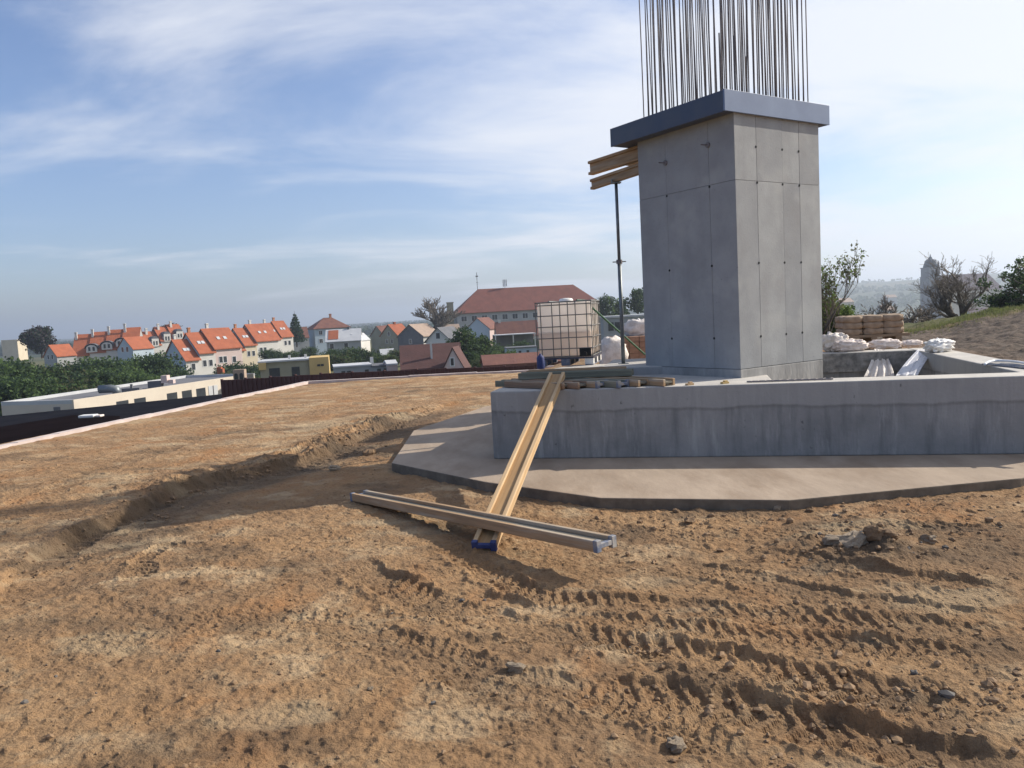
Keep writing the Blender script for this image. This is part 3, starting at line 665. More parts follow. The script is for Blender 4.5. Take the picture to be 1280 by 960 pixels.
for i, (a, b, an, L) in enumerate(((0.42, 0.55, 150, 0.5), (0.30, 2.25, -8, 1.1))):
    q = PL(a, b); p = Vector((q[0], q[1], ZT+0.046)); bd_ = Vector((math.cos(R(an)), math.sin(R(an)), 0))
    tag(beam(p, p+bd_*L, Vector((bd_.y, -bd_.x, 0)), 'wood_gg', 'webg', 'cap_g', caps=(0, 0)), ['short grey timber piece at the plinth corner beside the beam pile', 'thin pale timber beam lying behind the pile towards the bulk container'][i], 'timber beam')
# two beams sticking out under the collar
def CP(s, t_, z): q = c0+cu*s+cv*t_; return Vector((q.x, q.y, z))
tag(beam(CP(0.12, 2.92, 3.97), CP(0.12, 1.74, 3.985), (0, 0, 1), 'wood_g', 'wood_g', 'wood_g', h=0.205, fw=0.10, caps=(0, 0)), 'upper of two timber beams jutting out beneath the blue-grey collar', 'timber beam', 'beams jutting out under the collar')
tag(beam(CP(0.12, 2.90, 3.72), CP(0.12, 1.74, 3.77), (0, 0, 1), 'wood_g', 'wood_g', 'wood_g', h=0.155, fw=0.08, caps=(0, 0)), 'lower of two jutting timber beams, resting on the steel prop', 'timber beam', 'beams jutting out under the collar')
tag(beam(CP(1.5, 3.25, 3.985), CP(1.5, 1.74, 3.985), (0, 0, 1), 'wood_g', 'webg', 'wood_g', h=0.205, fw=0.10, caps=(0, 0)), 'timber beam hidden behind the pillar, carrying the work deck', 'timber beam', 'beams jutting out under the collar')
wd = empty('work_deck', tuple(CP(0, 0, 4.125)), math.atan2(cu.y, cu.x)); tag(wd, 'plank work deck behind the pillar, level with the collar', 'work deck')
for k in range(4):
    q = MB(); q.box(0.75, 1.75, 2.09+k*.29, 2.36+k*.29, 0, 0.03); q.build('plank', 'wood_g', wd)

fp = empty('formwork_panel_stack', (2.32, 12.95, ZT), R(-4)); tag(fp, 'formwork panels stood on edge behind the pillar', 'formwork panels')
for k in range(4):
    q = MB(); q.box(0, 1.6, k*.13, k*.13+.02, 0, 2.45); q.box(0, .05, k*.13+.021, k*.13+.11, 0, 2.45); q.box(1.55, 1.6, k*.13+.021, k*.13+.11, 0, 2.45); q.box(.051, 1.549, k*.13+.021, k*.13+.11, 1.2, 1.25); q.build('formwork_panel', 'plyd', fp)
# steel prop
ph = CP(0.12, 2.34, 3.7); px_, py_ = ph.x, ph.y
pp = empty('steel_prop', (px_, py_, 0.965)); tag(pp, 'slim adjustable steel prop holding up the jutting beams beside the pillar', 'steel prop')
H = 3.658-0.965
q = MB(); q.tube([(0, 0, 0.01), (0, 0, 1.55)], 0.030, 12); q.build('outer_tube', 'galv', pp, True)
q = MB(); q.tube([(0, 0, 1.5), (0, 0, H-0.01)], 0.024, 12); q.build('inner_tube', 'galv', pp, True)
q = MB(); q.box(-.07, .07, -.07, .07, 0, 0.01); q.build('base_plate', 'galv', pp)
q = MB(); q.box(-.07, .07, -.07, .07, H-0.01, H); q.box(-.07, -.062, -.07, .07, H, H+0.05); q.build('head_plate', 'galv', pp)
q = MB(); q.lathe([(0.032, 1.5), (0.045, 1.5), (0.045, 1.56), (0.032, 1.56)], 12); q.tube([(-0.10, 0, 1.53), (0.10, 0, 1.53)], 0.009, 6); q.build('collar_nut', 'rust', pp)

# small bits on the front wall
q = MB(); 
for i in range(3): q.tube([(0, 0.03*i, 0.01), (0.95, 0.03*i, 0.01)], 0.007, 5)
for i in range(12): q.tube([(0.04+i*.08, 0.0, 0.018), (0.08+i*.08, 0.06, 0.018)], 0.004, 4)
o = q.build('rebar_girder', 'rust'); s0 = at(934, 479, 9.15)
o.location = (s0.x, s0.y, ZT+0.003); o.rotation_euler = (0, 0, math.atan2(-0.2, 0.97)); tag(o, 'flat dark steel lattice bar lying on the plinth front edge before the pillar', 'lattice bar')
for nm, px, D, mt, lab in (('wood_chip', 862, 9.25, 'wood_l', 'small tan wood scrap on the plinth edge near the beam pile'), ('spacer_clip', 906, 9.2, 'yellow', 'tiny yellow spacer on the plinth edge in front of the pillar')):
    q = MB(); q.box(-.045, .045, -.025, .025, 0, .022); q.box(-.01, .03, -.02, .02, .0222, .038); s0 = at(px, 480, D); o = q.build(nm, mt); o.location = (s0.x, s0.y, ZT+0.002); o.rotation_euler = (0, 0, 0.4); tag(o, lab, 'scrap')

# ------------------------------------------------------------------ IBC tank
def ibc():
    ang = math.atan2(pa.y, pa.x); s0 = at(707, 457, 13.75)
    t = empty('water_tank', (s0.x, s0.y, ZT+0.0), ang); tag(t, 'milky plastic bulk container in a steel cage standing at the back of the plinth', 'bulk container')
    b = MB(); b.box(-.47, .47, 0.02, 1.14, .17, .62); o = b.build('tank_body_filled', 'tankl', t); bevel(o, 0.05, 3)
    b = MB(); b.box(-.472, .472, 0.018, 1.142, .55, 1.11); o = b.build('tank_body', 'tank', t); bevel(o, 0.05, 3)
    b = MB(); b.lathe([(.13, 1.09), (.13, 1.15), (.11, 1.18), (.04, 1.19)], 18, -0.02, 0.5); b.build('lid', 'whitep', t, True)
    xs = [-.49, -.405, -.20, -.06, .08, .215, .41, .49]; zs = [.165, .30, .49, .69, .885, 1.07]
    for x in xs: 
        b = MB(); b.tube([(x, -0.0, .15), (x, 0.0, 1.12)], .009, 6); b.build('cage_bar', 'cage', t)
    for z in zs+[1.12]:
        b = MB(); c = [(-.49, 0, z), (.49, 0, z), (.49, 1.16, z), (-.49, 1.16, z), (-.49, 0, z)]; b.tube(c, .010 if z < 1.1 else .013, 6); b.build('cage_rail', 'cage', t)
    for y in (.2, .4, .58, .78, .96, 1.16):
        for x in (-.49, .49):
            b = MB(); b.tube([(x, y, .15), (x, y, 1.12)], .009, 6); b.build('cage_bar', 'cage', t)
    for x in (-.25, .25):
        b = MB(); b.tube([(x, 0, 1.135), (x, 1.16, 1.135)], .015, 6); b.build('top_bar', 'green' if x > 0 else 'cage', t)
    p = MB(); p.box(-.5, .5, 0, 1.16, .115, .145); p.build('pallet_deck', 'plyd', t)
    for x in (-.42, 0, .42):
        for yf in (0, .5, 1.0):
            p = MB(); p.box(x-.075, x+.075, yf, yf+.14, 0.015, .113); p.build('pallet_foot', 'cap_g' if x < .3 else 'whitep', t)
        p = MB(); p.box(x-.07, x+.07, 0.0, 1.15, 0.0, .013); p.build('pallet_runner', 'cap_g', t)
    v = MB(); v.box(.26, .46, -.02, .018, .155, .30); v.tube([(.36, -.10, .2), (.36, 0, .2)], .04, 10); v.build('outlet_valve', 'hole', t)
ibc()
s0 = at(676, 456, 13.3); q = MB(); q.lathe([(0.062, 0), (0.066, .01), (0.066, .19), (0.05, .22), (.022, .235), (.022, .26)], 14)
o = q.build('blue_canister', 'cap_b', None, True); o.location = (s0.x, s0.y, ZT+0.001); tag(o, 'small blue plastic canister beside the bulk container', 'canister')
# green brace
q = MB(); p0 = at(722, 378, 13.9); p1 = at(735, 380, 13.85); p2 = at(806, 443, 15.2); q.tube([p0, p1], 0.022, 6); q.tube([p1, p2], 0.018, 6)
o = q.build('green_brace', 'green'); tag(o, 'thin green steel rod slanting down from the top of the bulk container', 'steel rod')

# ------------------------------------------------------------------ brick pallets behind the prop
def brick_stack(px, D, nx, nz, label, bw=0.25, bh=0.14, bdp=0.3, mt='brick', ny=3, yaw=-0.1):
    g = at(px, 440, D); z = hz(g.x, g.y)+0.0
    t = empty('brick_pallet', (g.x, g.y, z), yaw); tag(t, label, 'brick pallet', 'pallets of bricks behind the prop')
    p = MB(); 
    for k in range(3): p.box(-nx*bw/2+k*(nx*bw-.1)/2, -nx*bw/2+k*(nx*bw-.1)/2+.1, 0, ny*bdp, 0, .09)
    p.build('pallet_block', 'pallet', t); p = MB(); p.box(-nx*bw/2-.02, nx*bw/2+.02, 0, ny*bdp, .091, .115); p.build('pallet_deck', 'pallet', t)
    b = MB(); b.box(0.004, bw-.004, .004, bdp-.004, 0.004, bh-.004); me = b.mesh('brick', mt)
    for k in range(nz):
        for i in range(nx):
            for j in range(ny):
                if j and k < nz-1 and 0 < i < nx-1: continue
                link('brick', me, t, Matrix.Translation((-nx*bw/2+i*bw+rnd.uniform(-.008, .008), j*bdp+rnd.uniform(-.008, .008), .116+k*bh)))
    return t
bp1 = brick_stack(787, 19.5, 4, 4, 'pallet of orange bricks seen between the steel prop and the pillar', mt='dbrick')
bp2 = brick_stack(812, 21.0, 4, 6, 'taller pallet of orange bricks half hidden behind the pillar', mt='brick')
def blob(name, rx, ry, rz, mt, seed=0, amp=0.18, fr=2.2, n=20, k=12, power=0.8, smooth=True):
    from mathutils import noise as mn
    b = MB(); vs = []; fs = []
    for i in range(k+1):
        a = math.pi*i/k-math.pi/2
        for j in range(n):
            c = 2*math.pi*j/n
            sx = lambda v: math.copysign(abs(v)**power, v)
            p = Vector((sx(math.cos(a))*sx(math.cos(c)), sx(math.cos(a))*sx(math.sin(c)), sx(math.sin(a))))
            d = 1+amp*mn.noise(p*fr+Vector((seed*7.3, 0, 0)))+amp*0.5*mn.noise(p*fr*2.6+Vector((seed*3.1, 5, 0)))
            vs.append((p.x*rx*d, p.y*ry*d, p.z*rz*d))
    for i in range(k):
        for j in range(n): fs.append((i*n+j, i*n+(j+1) % n, (i+1)*n+(j+1) % n, (i+1)*n+j))
    b.add(vs, fs); return b.build(name, mt, None, smooth)
g = at(766, 440, 18.8); o = blob('plastic_wrap', .36, .3, .42, 'film', 3, .3, 3); o.location = (g.x, g.y, hz(g.x, g.y)+.36); tag(o, 'crumpled white plastic wrap bulging beside the brick pallets', 'plastic wrap')
g = at(800, 418, 20.2); o = blob('plastic_wrap', .42, .3, .26, 'film', 5, .35, 3); o.location = (g.x, g.y, at(800, 412, 20.2).z); o.parent = None; tag(o, 'torn white plastic draped over the brick pallets by the pillar', 'plastic wrap')

# ------------------------------------------------------------------ things behind the pit
def sack_stack():
    g = at(1093, 425, 17.0); z0 = hz(g.x, g.y)
    t = empty('timber_trestle', (g.x, g.y, z0), -0.15); tag(t, 'low dark timber trestle under the tan sacks behind the pit', 'trestle')
    top = at(1093, 418, 17.0).z-z0
    for x in (-.55, 0, .5):
        q = MB(); q.box(x-.06, x+.06, 0, .9, 0, top-.06); q.build('leg', 'pallet', t)
    q = MB(); q.box(-.72, .72, 0, .95, top-.058, top); q.build('deck', 'pallet', t)
    me = blob('sack', .218, .19, .078, 'sack', 1, .14, 3.0, 28, 12, .42); me_ = me.data; bpy.data.objects.remove(me)
    me2 = blob('sack', .218, .19, .078, 'sack', 2, .18, 3.0, 28, 12, .42); me2_ = me2.data; bpy.data.objects.remove(me2)
    Mt = Matrix.Translation((g.x, g.y, z0)) @ Matrix.Rotation(-0.15, 4, 'Z')
    cn = ['first', 'second', 'third']; rn = ['bottom', 'middle', 'top']
    for k in range(3):
        for i in range(3):
            for j in range(2):
                o = link('cement_sack', me_ if (i+k) % 2 else me2_, None, Mt @ Matrix.Translation((-.43+i*.43+rnd.uniform(-.03, .03), .2+j*.4, top+.07+k*.135)) @ Matrix.Rotation(rnd.uniform(-.08, .08), 4, 'Z'))
                tag(o, 'tan sack in the %s layer of the trestle stack, %s from the pillar, %s row' % (rn[k], cn[i], ['front', 'back'][j]), 'sack', 'sacks stacked on the trestle')
    return
sack_stack()
def bag(px, py, D, rx, ry, rz, yaw, mt, seed, label, cat='bag', nm='plastic_bag', z=None):
    g = at(px, py, D); o = blob(nm, rx, ry, rz, mt, seed, .30, 3.6, 44, 26, .8); o.location = (g.x, g.y, (ZT if z is None else z)+rz*0.88); o.rotation_euler = (0, 0, yaw); tag(o, label, cat); return o
bag(1044, 432, 13.75, .22, .2, .17, .2, 'film', 11, 'crumpled white plastic bag on the pit wall against the pillar')
bag(1062, 434, 13.55, .30, .14, .105, .05, 'pinkf', 12, 'long pinkish filled sack lying on the wall behind the pit', 'sack', 'filled_sack')
bag(1105, 434, 13.75, .27, .15, .085, -.1, 'pinkf', 14, 'flat pale filled sack on the pit wall corner beside the hanging plastic', 'sack', 'filled_sack')
bag(1139, 432, 13.9, .20, .12, .06, .3, 'pinkf', 15, 'small crumpled pink plastic scrap near the pit corner', 'plastic scrap', 'plastic_scrap')
# hanging film over the back wall corner and the side wall
def drape(name, top, bot, mt, label, nu=26, nv=16, fold=0.05, fr=5, sag=0.1):
    b = MB(); vs = []; fs = []
    for i in range(nu+1):
        u = i/nu; a = Vector(top[0]).lerp(Vector(top[1]), u); c = Vector(bot[0]).lerp(Vector(bot[1]), u)
        for j in range(nv+1):
            v = j/nv; p = a.lerp(c, v); f = fold*math.sin(u*fr*6.28+v*1.3)*(0.35+v)+0.4*fold*math.sin(u*fr*15+2)
            p = p+Vector((-f*0.5, -f-sag*math.sin(v*math.pi), 0)); vs.append(p)
    for i in range(nu):
        for j in range(nv): fs.append((i*(nv+1)+j, (i+1)*(nv+1)+j, (i+1)*(nv+1)+j+1, i*(nv+1)+j+1))
    b.add(vs, fs); o = b.build(name, mt, None, True)
    so = o.modifiers.new('thick', 'SOLIDIFY'); so.thickness = 0.004
    tag(o, label, 'plastic film'); return o
def PT(px, py, D): return tuple(at(px, py, D))
drape('plastic_film', (PT(1093, 436, 13.45), PT(1105, 437, 13.4)), (PT(1079, 472, 12.9), PT(1119, 472, 12.7)), 'film', 'beige plastic film hanging in a fan down into the pit by the back wall', fold=.035, fr=3.3, sag=0.04)
drape('plastic_film', (PT(1147, 437, 12.95), PT(1168, 438, 12.6)), (PT(1119, 470, 11.9), PT(1147, 470, 11.7)), 'clear', 'cloudy see-through plastic film hanging from the side wall into the pit', fold=.03, fr=2.6, sag=-0.03)
q = PL(6.22, 4.15); o = blob('film_roll', .27, .13, .10, 'whitep', 21, .34, 3.4, 44, 24, .8); o.location = (*q, ZT+.10); o.rotation_euler = (0, 0, .5); tag(o, 'bunched roll of white plastic film lying on the side wall of the pit', 'film roll')
# cable bundle
for k, (lab, off, r_) in enumerate((('looped white plastic pipe lying on the pit side wall near the picture edge', 0, .016),)):
    q = MB(); zt = ZT+.02
    ps = [(5.98, 1.35), (6.15, 1.75), (6.3, 1.9), (6.42, 1.6), (6.4, 1.1), (6.3, .5), (6.35, -.02)]
    q.tube([(*PL(a, b), zt) for a, b in smoothline(ps, 2)], r_, 7); o = q.build('plastic_pipe', 'cable', None, True); tag(o, lab, 'pipe')
q = MB()
for i in range(5):
    ps = [(6.0+.05*i, 1.5-.05*i), (6.15+.04*i, 1.1), (6.25+.04*i, .6), (6.45+.02*i, .1), (6.6+.02*i, -.05)]
    q.tube([(*PL(a, b), ZT+.012+.008*(i % 2)) for a, b in smoothline(ps, 2)], .011, 6)
o = q.build('cable_bundle', 'cap_g', None, True); tag(o, 'bundle of grey-blue hoses lying over the plinth corner', 'hose bundle')

# ------------------------------------------------------------------ rocks and clods
def rock_mesh(seed, mt):
    o = blob('rock', 1, .8, .6, mt, seed, .45, 1.7, 14, 8, .75, False); me = o.data; bpy.data.objects.remove(o); return me
rm = [rock_mesh(i, 'rock') for i in range(4)]; cm = [rock_mesh(10+i, 'clod') for i in range(4)]; gm = rock_mesh(31, 'grav')
def rock(px, py, s, me, label, rz=None, grp=None, nm='rock', cat='rock'):
    g = atz(px, py); z = hz(g.x, g.y); o = link(nm, me); o.location = (g.x, g.y, z+s*.25); o.scale = (s, s*rnd.uniform(.8, 1.1), s*rnd.uniform(.8, 1.1)); o.rotation_euler = (rnd.uniform(-.3, .3), rnd.uniform(-.3, .3), rnd.uniform(0, 6.3) if rz is None else rz)
    tag(o, label, cat, grp)
rock(1066, 692, .105, rm[0], 'largest pale stone in the clod heap near the slab', 0.3)
rock(1043, 690, .075, rm[1], 'brown stone touching the largest pale stone of the clod heap')
rock(1094, 692, .085, cm[1], 'brown earth lump between two pale stones of the clod heap')
rock(1112, 694, .06, cm[2], 'darker earth lump at the end of the clod heap')
rock(1162, 681, .055, rm[2], 'lone pale stone beyond the end of the clod heap')
rock(645, 838, .05, rm[3], 'whitish flat stone alone on the soil below the crossed beams')
rock(463, 864, .016, rm[3], 'tiny whitish pebble in the bare soil before the crossed beams')
rock(972, 638, .045, rm[1], 'pale stone lying close under the corner of the slab edge')
rock(862, 652, .065, cm[0], 'brown clod in front of the slab edge', None)
rock(1012, 640, .035, cm[2], 'small clod near the pale stone at the slab corner')
rock(845, 641, .03, cm[3], 'small clod just left of the larger brown clod by the slab')
rock(462, 566, .10, cm[1], 'brown lump of earth lying near the shaded corner of the slab', .4)
rock(398, 556, .09, cm[2], 'brown lump of earth at the tip of the pale track ridge', .4)
rock(418, 588, .075, rm[2], 'flat stone in the pillar shadow', .2)
rock(845, 932, .05, rm[0], 'rounded pale stone half sunk in the front soil')
rock(1143, 842, .025, gm, 'dark grey stone on the pale crust patch')
def scatter():
    b = MB(); rr = random.Random(3)
    ico = [(0, 0, 1), (.89, 0, .45), (.28, .85, .45), (-.72, .53, .45), (-.72, -.53, .45), (.28, -.85, .45), (.72, .53, -.45), (-.28, .85, -.45), (-.89, 0, -.45), (-.28, -.85, -.45), (.72, -.53, -.45)]
    fc = [(0, 1, 2), (0, 2, 3), (0, 3, 4), (0, 4, 5), (0, 5, 1), (1, 6, 2), (2, 7, 3), (3, 8, 4), (4, 9, 5), (5, 10, 1), (2, 6, 7), (3, 7, 8), (4, 8, 9), (5, 9, 10), (1, 10, 6)]
    pts = []
    for i in range(5000):
        D = 2.2*math.exp(rr.random()**1.1*1.9); x = rr.uniform(-.75, .75)*D
        pts.append((x, D))
    for px, py, sp, n in ((1075, 690, .35, 160), (900, 645, .7, 160), (1100, 640, .9, 160), (700, 632, .4, 60), (820, 815, .1, 40), (1000, 880, .35, 60), (560, 760, .5, 60), (1180, 870, .4, 120), (320, 588, .35, 130), (240, 612, .3, 110), (165, 645, .3, 90), (60, 700, .3, 60), (430, 556, .4, 80), (820, 628, .5, 120), (600, 606, .25, 60), (1180, 612, .6, 160)):
        g = atz(px, py)
        for i in range(n): pts.append((rr.gauss(g.x, sp), rr.gauss(g.y, sp*.6)))
    X = np.array([p[0] for p in pts]); Y = np.array([p[1] for p in pts]); Z = surface(X, Y)[0]
    clus = fbm(X*1.1, Y*1.1, 3, 123)
    cg = MB()
    for i, (x, y) in enumerate(pts):
        if i < 5000 and (clus[i] < -0.05 or x < -0.2) and rr.random() < .7: continue
        if y > 7 and x > -1.5 and y > 6.8+abs(x-2.4)*.15: continue
        s = 0.004*math.exp(rr.random()**2.6*1.7)*(1 if i < 5000 else 1.6)
        a = rr.uniform(0, 6.28); ca, sa = math.cos(a), math.sin(a); sx, sy, sz = s*rr.uniform(.8, 1.5), s*rr.uniform(.7, 1.1), s*rr.uniform(.5, .9)
        vs = []
        for v in ico:
            k = rr.uniform(.75, 1.2); p = (v[0]*sx*k, v[1]*sy*k, v[2]*sz*k); vs.append((x+p[0]*ca-p[1]*sa, y+p[0]*sa+p[1]*ca, Z[i]+p[2]+sz*.35))
        (cg if rr.random() < .05 else b).add(vs, fc)
    o = b.build('soil_crumbs', 'clod'); o['kind'] = 'stuff'; o = cg.build('gravel', 'grav'); o['kind'] = 'stuff'
scatter()

# ------------------------------------------------------------------ kerb along the plateau edge
def kerb():
    t = empty('kerb', (0, 0, 0)); struct(t)
    line = [(-11.9, 0.5), KB, (0.0, 25.75), (6.8, 25.5)]
    b = MB(); b.box(0.0, .999, -.09, .09, -.32, .055); me = b.mesh('kerb_stone', 'kerb')
    for (x0, y0), (x1, y1) in zip(line[:-1], line[1:]):
        L = math.hypot(x1-x0, y1-y0); n = int(L); a = math.atan2(y1-y0, x1-x0)
        for i in range(n):
            f = i/n; x = x0+(x1-x0)*f; y = y0+(y1-y0)*f; z = max(-.1, float(macro(np.array([x]), np.array([min(y, 25.2)]))[0][0]))
            o = link('kerb_stone', me, t, Matrix.Translation((x, y, z+rnd.uniform(-.003, .003))) @ Matrix.Rotation(a, 4, 'Z') @ Matrix.Scale(L/n, 4, (1, 0, 0)))
kerb()

# ------------------------------------------------------------------ buildings
def win(root, face, u, v, w_, h_, W, x0, x1, frame=True):
    b = MB(); e = .03
    def bx(u0, u1, v0, v1, o0, o1, mi):
        if face == 'f': b.box(u0, u1, -W/2-o1, -W/2-o0, v0, v1, mi)
        if face == 'b': b.box(u0, u1, W/2+o0, W/2+o1, v0, v1, mi)
        if face == 'g': b.box(x0-o1, x0-o0, u0, u1, v0, v1, mi)
        if face == 'h': b.box(x1+o0, x1+o1, u0, u1, v0, v1, mi)
    f = .09
    bx(u-w_/2, u+w_/2, v, v+h_, -.02, .02, 0)
    if frame:
        bx(u-w_/2-f, u-w_/2, v-f, v+h_+f, -.02, .06, 1); bx(u+w_/2, u+w_/2+f, v-f, v+h_+f, -.02, .06, 1)
        bx(u-w_/2, u+w_/2, v-f, v, -.02, .058, 1); bx(u-w_/2, u+w_/2, v+h_, v+h_+f, -.02, .058, 1)
        if w_ > .9: bx(u-.03, u+.03, v, v+h_, .021, .04, 1)
    b.build('window', ['glass', 'framew'], root)
def gable(root, x0, x1, W, hw, hr, wm, rm_, gm_=None, ov=.45, z0=0.0, th=.18, asym=0.0, below=4):
    ym = asym*W
    b = MB()
    pts = [(-W/2, z0-below), (W/2, z0-below), (W/2, z0+hw), (ym, z0+hw+hr), (-W/2, z0+hw)]
    n = 5
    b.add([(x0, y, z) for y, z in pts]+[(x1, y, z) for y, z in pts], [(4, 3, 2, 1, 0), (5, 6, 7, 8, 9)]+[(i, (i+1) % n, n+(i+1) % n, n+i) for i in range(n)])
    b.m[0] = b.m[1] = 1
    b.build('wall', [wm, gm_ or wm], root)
    r_ = MB()
    for s in (-1, 1):
        half = W/2+s*ym*-1 if False else (W/2-ym if s > 0 else W/2+ym)
        sl = hr/half; e = ov
        ye = s*W/2+s*e; ze = z0+hw-sl*e
        A = [(ym, z0+hw+hr+.02), (ye, ze+.02), (ye, ze+.02+th), (ym, z0+hw+hr+.02+th)]
        xa, xb = x0-ov*.7, x1+ov*.3
        r_.add([(xa, *p) for p in A]+[(xb, *p) for p in A], [(0, 1, 2, 3), (7, 6, 5, 4)]+[(i, 4+i, 4+(i+1) % 4, (i+1) % 4) for i in range(4)])
    return r_.build('roof', rm_, root)
def chimney(roof, x, y, z, w_=.6, h_=1.4, mt='white'):
    b = MB(); b.box(x-w_/2, x+w_/2, y-w_/2, y+w_/2, z-.8, z+h_); b.box(x-w_/2-.08, x+w_/2+.08, y-w_/2-.08, y+w_/2+.08, z+h_-.25, z+h_-.1); b.build('chimney', mt, roof)
def house_root(name, px, py, D, yaw, W, hw, label, cat='house', grp=None):
    """anchor: the near facade/gable corner at eave height seen at (px,py), distance D"""
    e = at(px, py, D); c, s = math.cos(yaw), math.sin(yaw)
    # local corner (0,-W/2,hw)
    x = e.x-(0*c-(-W/2)*s); y = e.y-(0*s+(-W/2)*c)
    o = empty(name, (x, y, e.z-hw), yaw); tag(o, label, cat, grp); return o

def terrace(label, px, py, D, yaw, W, hw, hr, units, gm_='bluew', grp='terraced houses with orange roofs', gw=True):  # gm_: gable-end colour, with the shade of that side put into it
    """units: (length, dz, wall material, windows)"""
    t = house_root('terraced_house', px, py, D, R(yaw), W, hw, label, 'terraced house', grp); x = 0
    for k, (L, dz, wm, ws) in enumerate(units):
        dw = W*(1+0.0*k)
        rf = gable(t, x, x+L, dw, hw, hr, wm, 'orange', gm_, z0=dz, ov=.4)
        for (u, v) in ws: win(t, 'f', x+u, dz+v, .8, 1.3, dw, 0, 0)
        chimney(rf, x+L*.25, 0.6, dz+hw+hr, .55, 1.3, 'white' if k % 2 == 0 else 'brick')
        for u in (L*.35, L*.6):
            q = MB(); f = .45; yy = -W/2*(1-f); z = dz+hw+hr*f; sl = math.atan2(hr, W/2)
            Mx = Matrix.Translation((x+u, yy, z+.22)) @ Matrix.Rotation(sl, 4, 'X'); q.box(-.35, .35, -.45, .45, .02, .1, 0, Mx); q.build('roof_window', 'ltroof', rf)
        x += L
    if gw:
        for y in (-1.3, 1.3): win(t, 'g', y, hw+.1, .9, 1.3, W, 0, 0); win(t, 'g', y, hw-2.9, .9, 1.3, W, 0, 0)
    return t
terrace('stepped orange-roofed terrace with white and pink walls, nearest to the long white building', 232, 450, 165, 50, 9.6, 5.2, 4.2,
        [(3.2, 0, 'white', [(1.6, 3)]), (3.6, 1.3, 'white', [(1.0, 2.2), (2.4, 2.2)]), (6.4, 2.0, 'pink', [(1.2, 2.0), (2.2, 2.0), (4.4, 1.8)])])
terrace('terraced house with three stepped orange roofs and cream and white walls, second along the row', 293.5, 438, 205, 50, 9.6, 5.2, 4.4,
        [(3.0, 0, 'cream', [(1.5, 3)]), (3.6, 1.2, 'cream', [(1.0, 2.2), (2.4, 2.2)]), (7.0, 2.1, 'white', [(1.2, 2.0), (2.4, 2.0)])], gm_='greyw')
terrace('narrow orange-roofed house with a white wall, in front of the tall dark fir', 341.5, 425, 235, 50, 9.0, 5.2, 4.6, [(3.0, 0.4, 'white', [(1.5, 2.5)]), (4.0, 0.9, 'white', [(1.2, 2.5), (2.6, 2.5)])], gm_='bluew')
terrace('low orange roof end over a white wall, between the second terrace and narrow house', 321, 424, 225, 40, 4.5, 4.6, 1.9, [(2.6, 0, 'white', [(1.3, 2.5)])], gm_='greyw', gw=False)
# the long terrace at the back, with round dormers
t = house_root('terraced_house', 90, 445, 200, R(16), 12, 4.5, 'long orange-roofed terrace with white round-topped dormers beside the dark round tree', 'terraced house', 'terraced houses with orange roofs')
x = 0
for k, dz in enumerate((0, .6, 1.1, 1.6)):
    rf = gable(t, x, x+3.9, 11, 4.5, 5.2-dz*.3, 'white', 'orange', 'greyw', z0=dz, ov=.3)
    chimney(rf, x+.3, -1.2, dz+8.6, .55, 1.9)
    x += 3.9
for i, (xx, dz) in enumerate(((4.6, -.2), (8.2, .3), (11.6, .9))):
    q = MB(); n = 10; pr = [(-1.25, 0)]+[(1.25*math.cos(math.pi-math.pi*j/n), 1.0+.9*math.sin(math.pi*j/n)) for j in range(n+1)]+[(1.25, 0)]
    q.add([(xx+p[0], -5.9, 5.3+dz+p[1]) for p in pr]+[(xx+p[0], -2.6, 5.3+dz+p[1]) for p in pr], [tuple(range(len(pr))), tuple(range(2*len(pr)-1, len(pr)-1, -1))]+[(j, len(pr)+j, len(pr)+(j+1) % len(pr), (j+1) % len(pr)) for j in range(len(pr))])
    dm = q.build('dormer', 'white', t)
    q = MB(); ar = [(1.5*math.cos(math.pi-math.pi*j/n), 1.05+1.1*math.sin(math.pi*j/n)) for j in range(n+1)]
    q.add([(xx+p[0], -6.05, 5.3+dz+p[1]) for p in ar]+[(xx+p[0], -2.5, 5.3+dz+p[1]) for p in ar], [(j, n+1+j, n+2+j, j+1) for j in range(n)]); o = q.build('dormer_roof', 'slate', dm); sm_ = o.modifiers.new('thick', 'SOLIDIFY'); sm_.thickness = .15
    for u in (-.5, .5): 
        q = MB(); q.box(xx+u-.25, xx+u+.25, -5.95, -5.89, 5.7+dz, 6.7+dz); q.build('window', 'glass', dm)
t2 = house_root('gabled_wing', 71, 445, 192, R(62), 5.2, 3.6, 'small grey gable with two windows at the end of the long orange terrace', 'house')
gable(t2, 0, 5, 5.2, 3.6, 2.6, 'greyw', 'orange', 'greyw', ov=.3)
for y in (-.8, .8): win(t2, 'g', y, 2.9, .7, 1.0, 5.2, 0, 0)
t3 = house_root('gabled_wing', 166, 436, 196, R(62), 6.0, 4.4, 'blue-grey gable with two dark windows facing out of the long orange terrace', 'house')
gable(t3, 0, 6, 6.0, 4.4, 2.8, 'bluew', 'orange', 'bluew', ov=.3)
for y in (-.9, .9): win(t3, 'g', y, 3.7, .8, 1.2, 6.0, 0, 0)
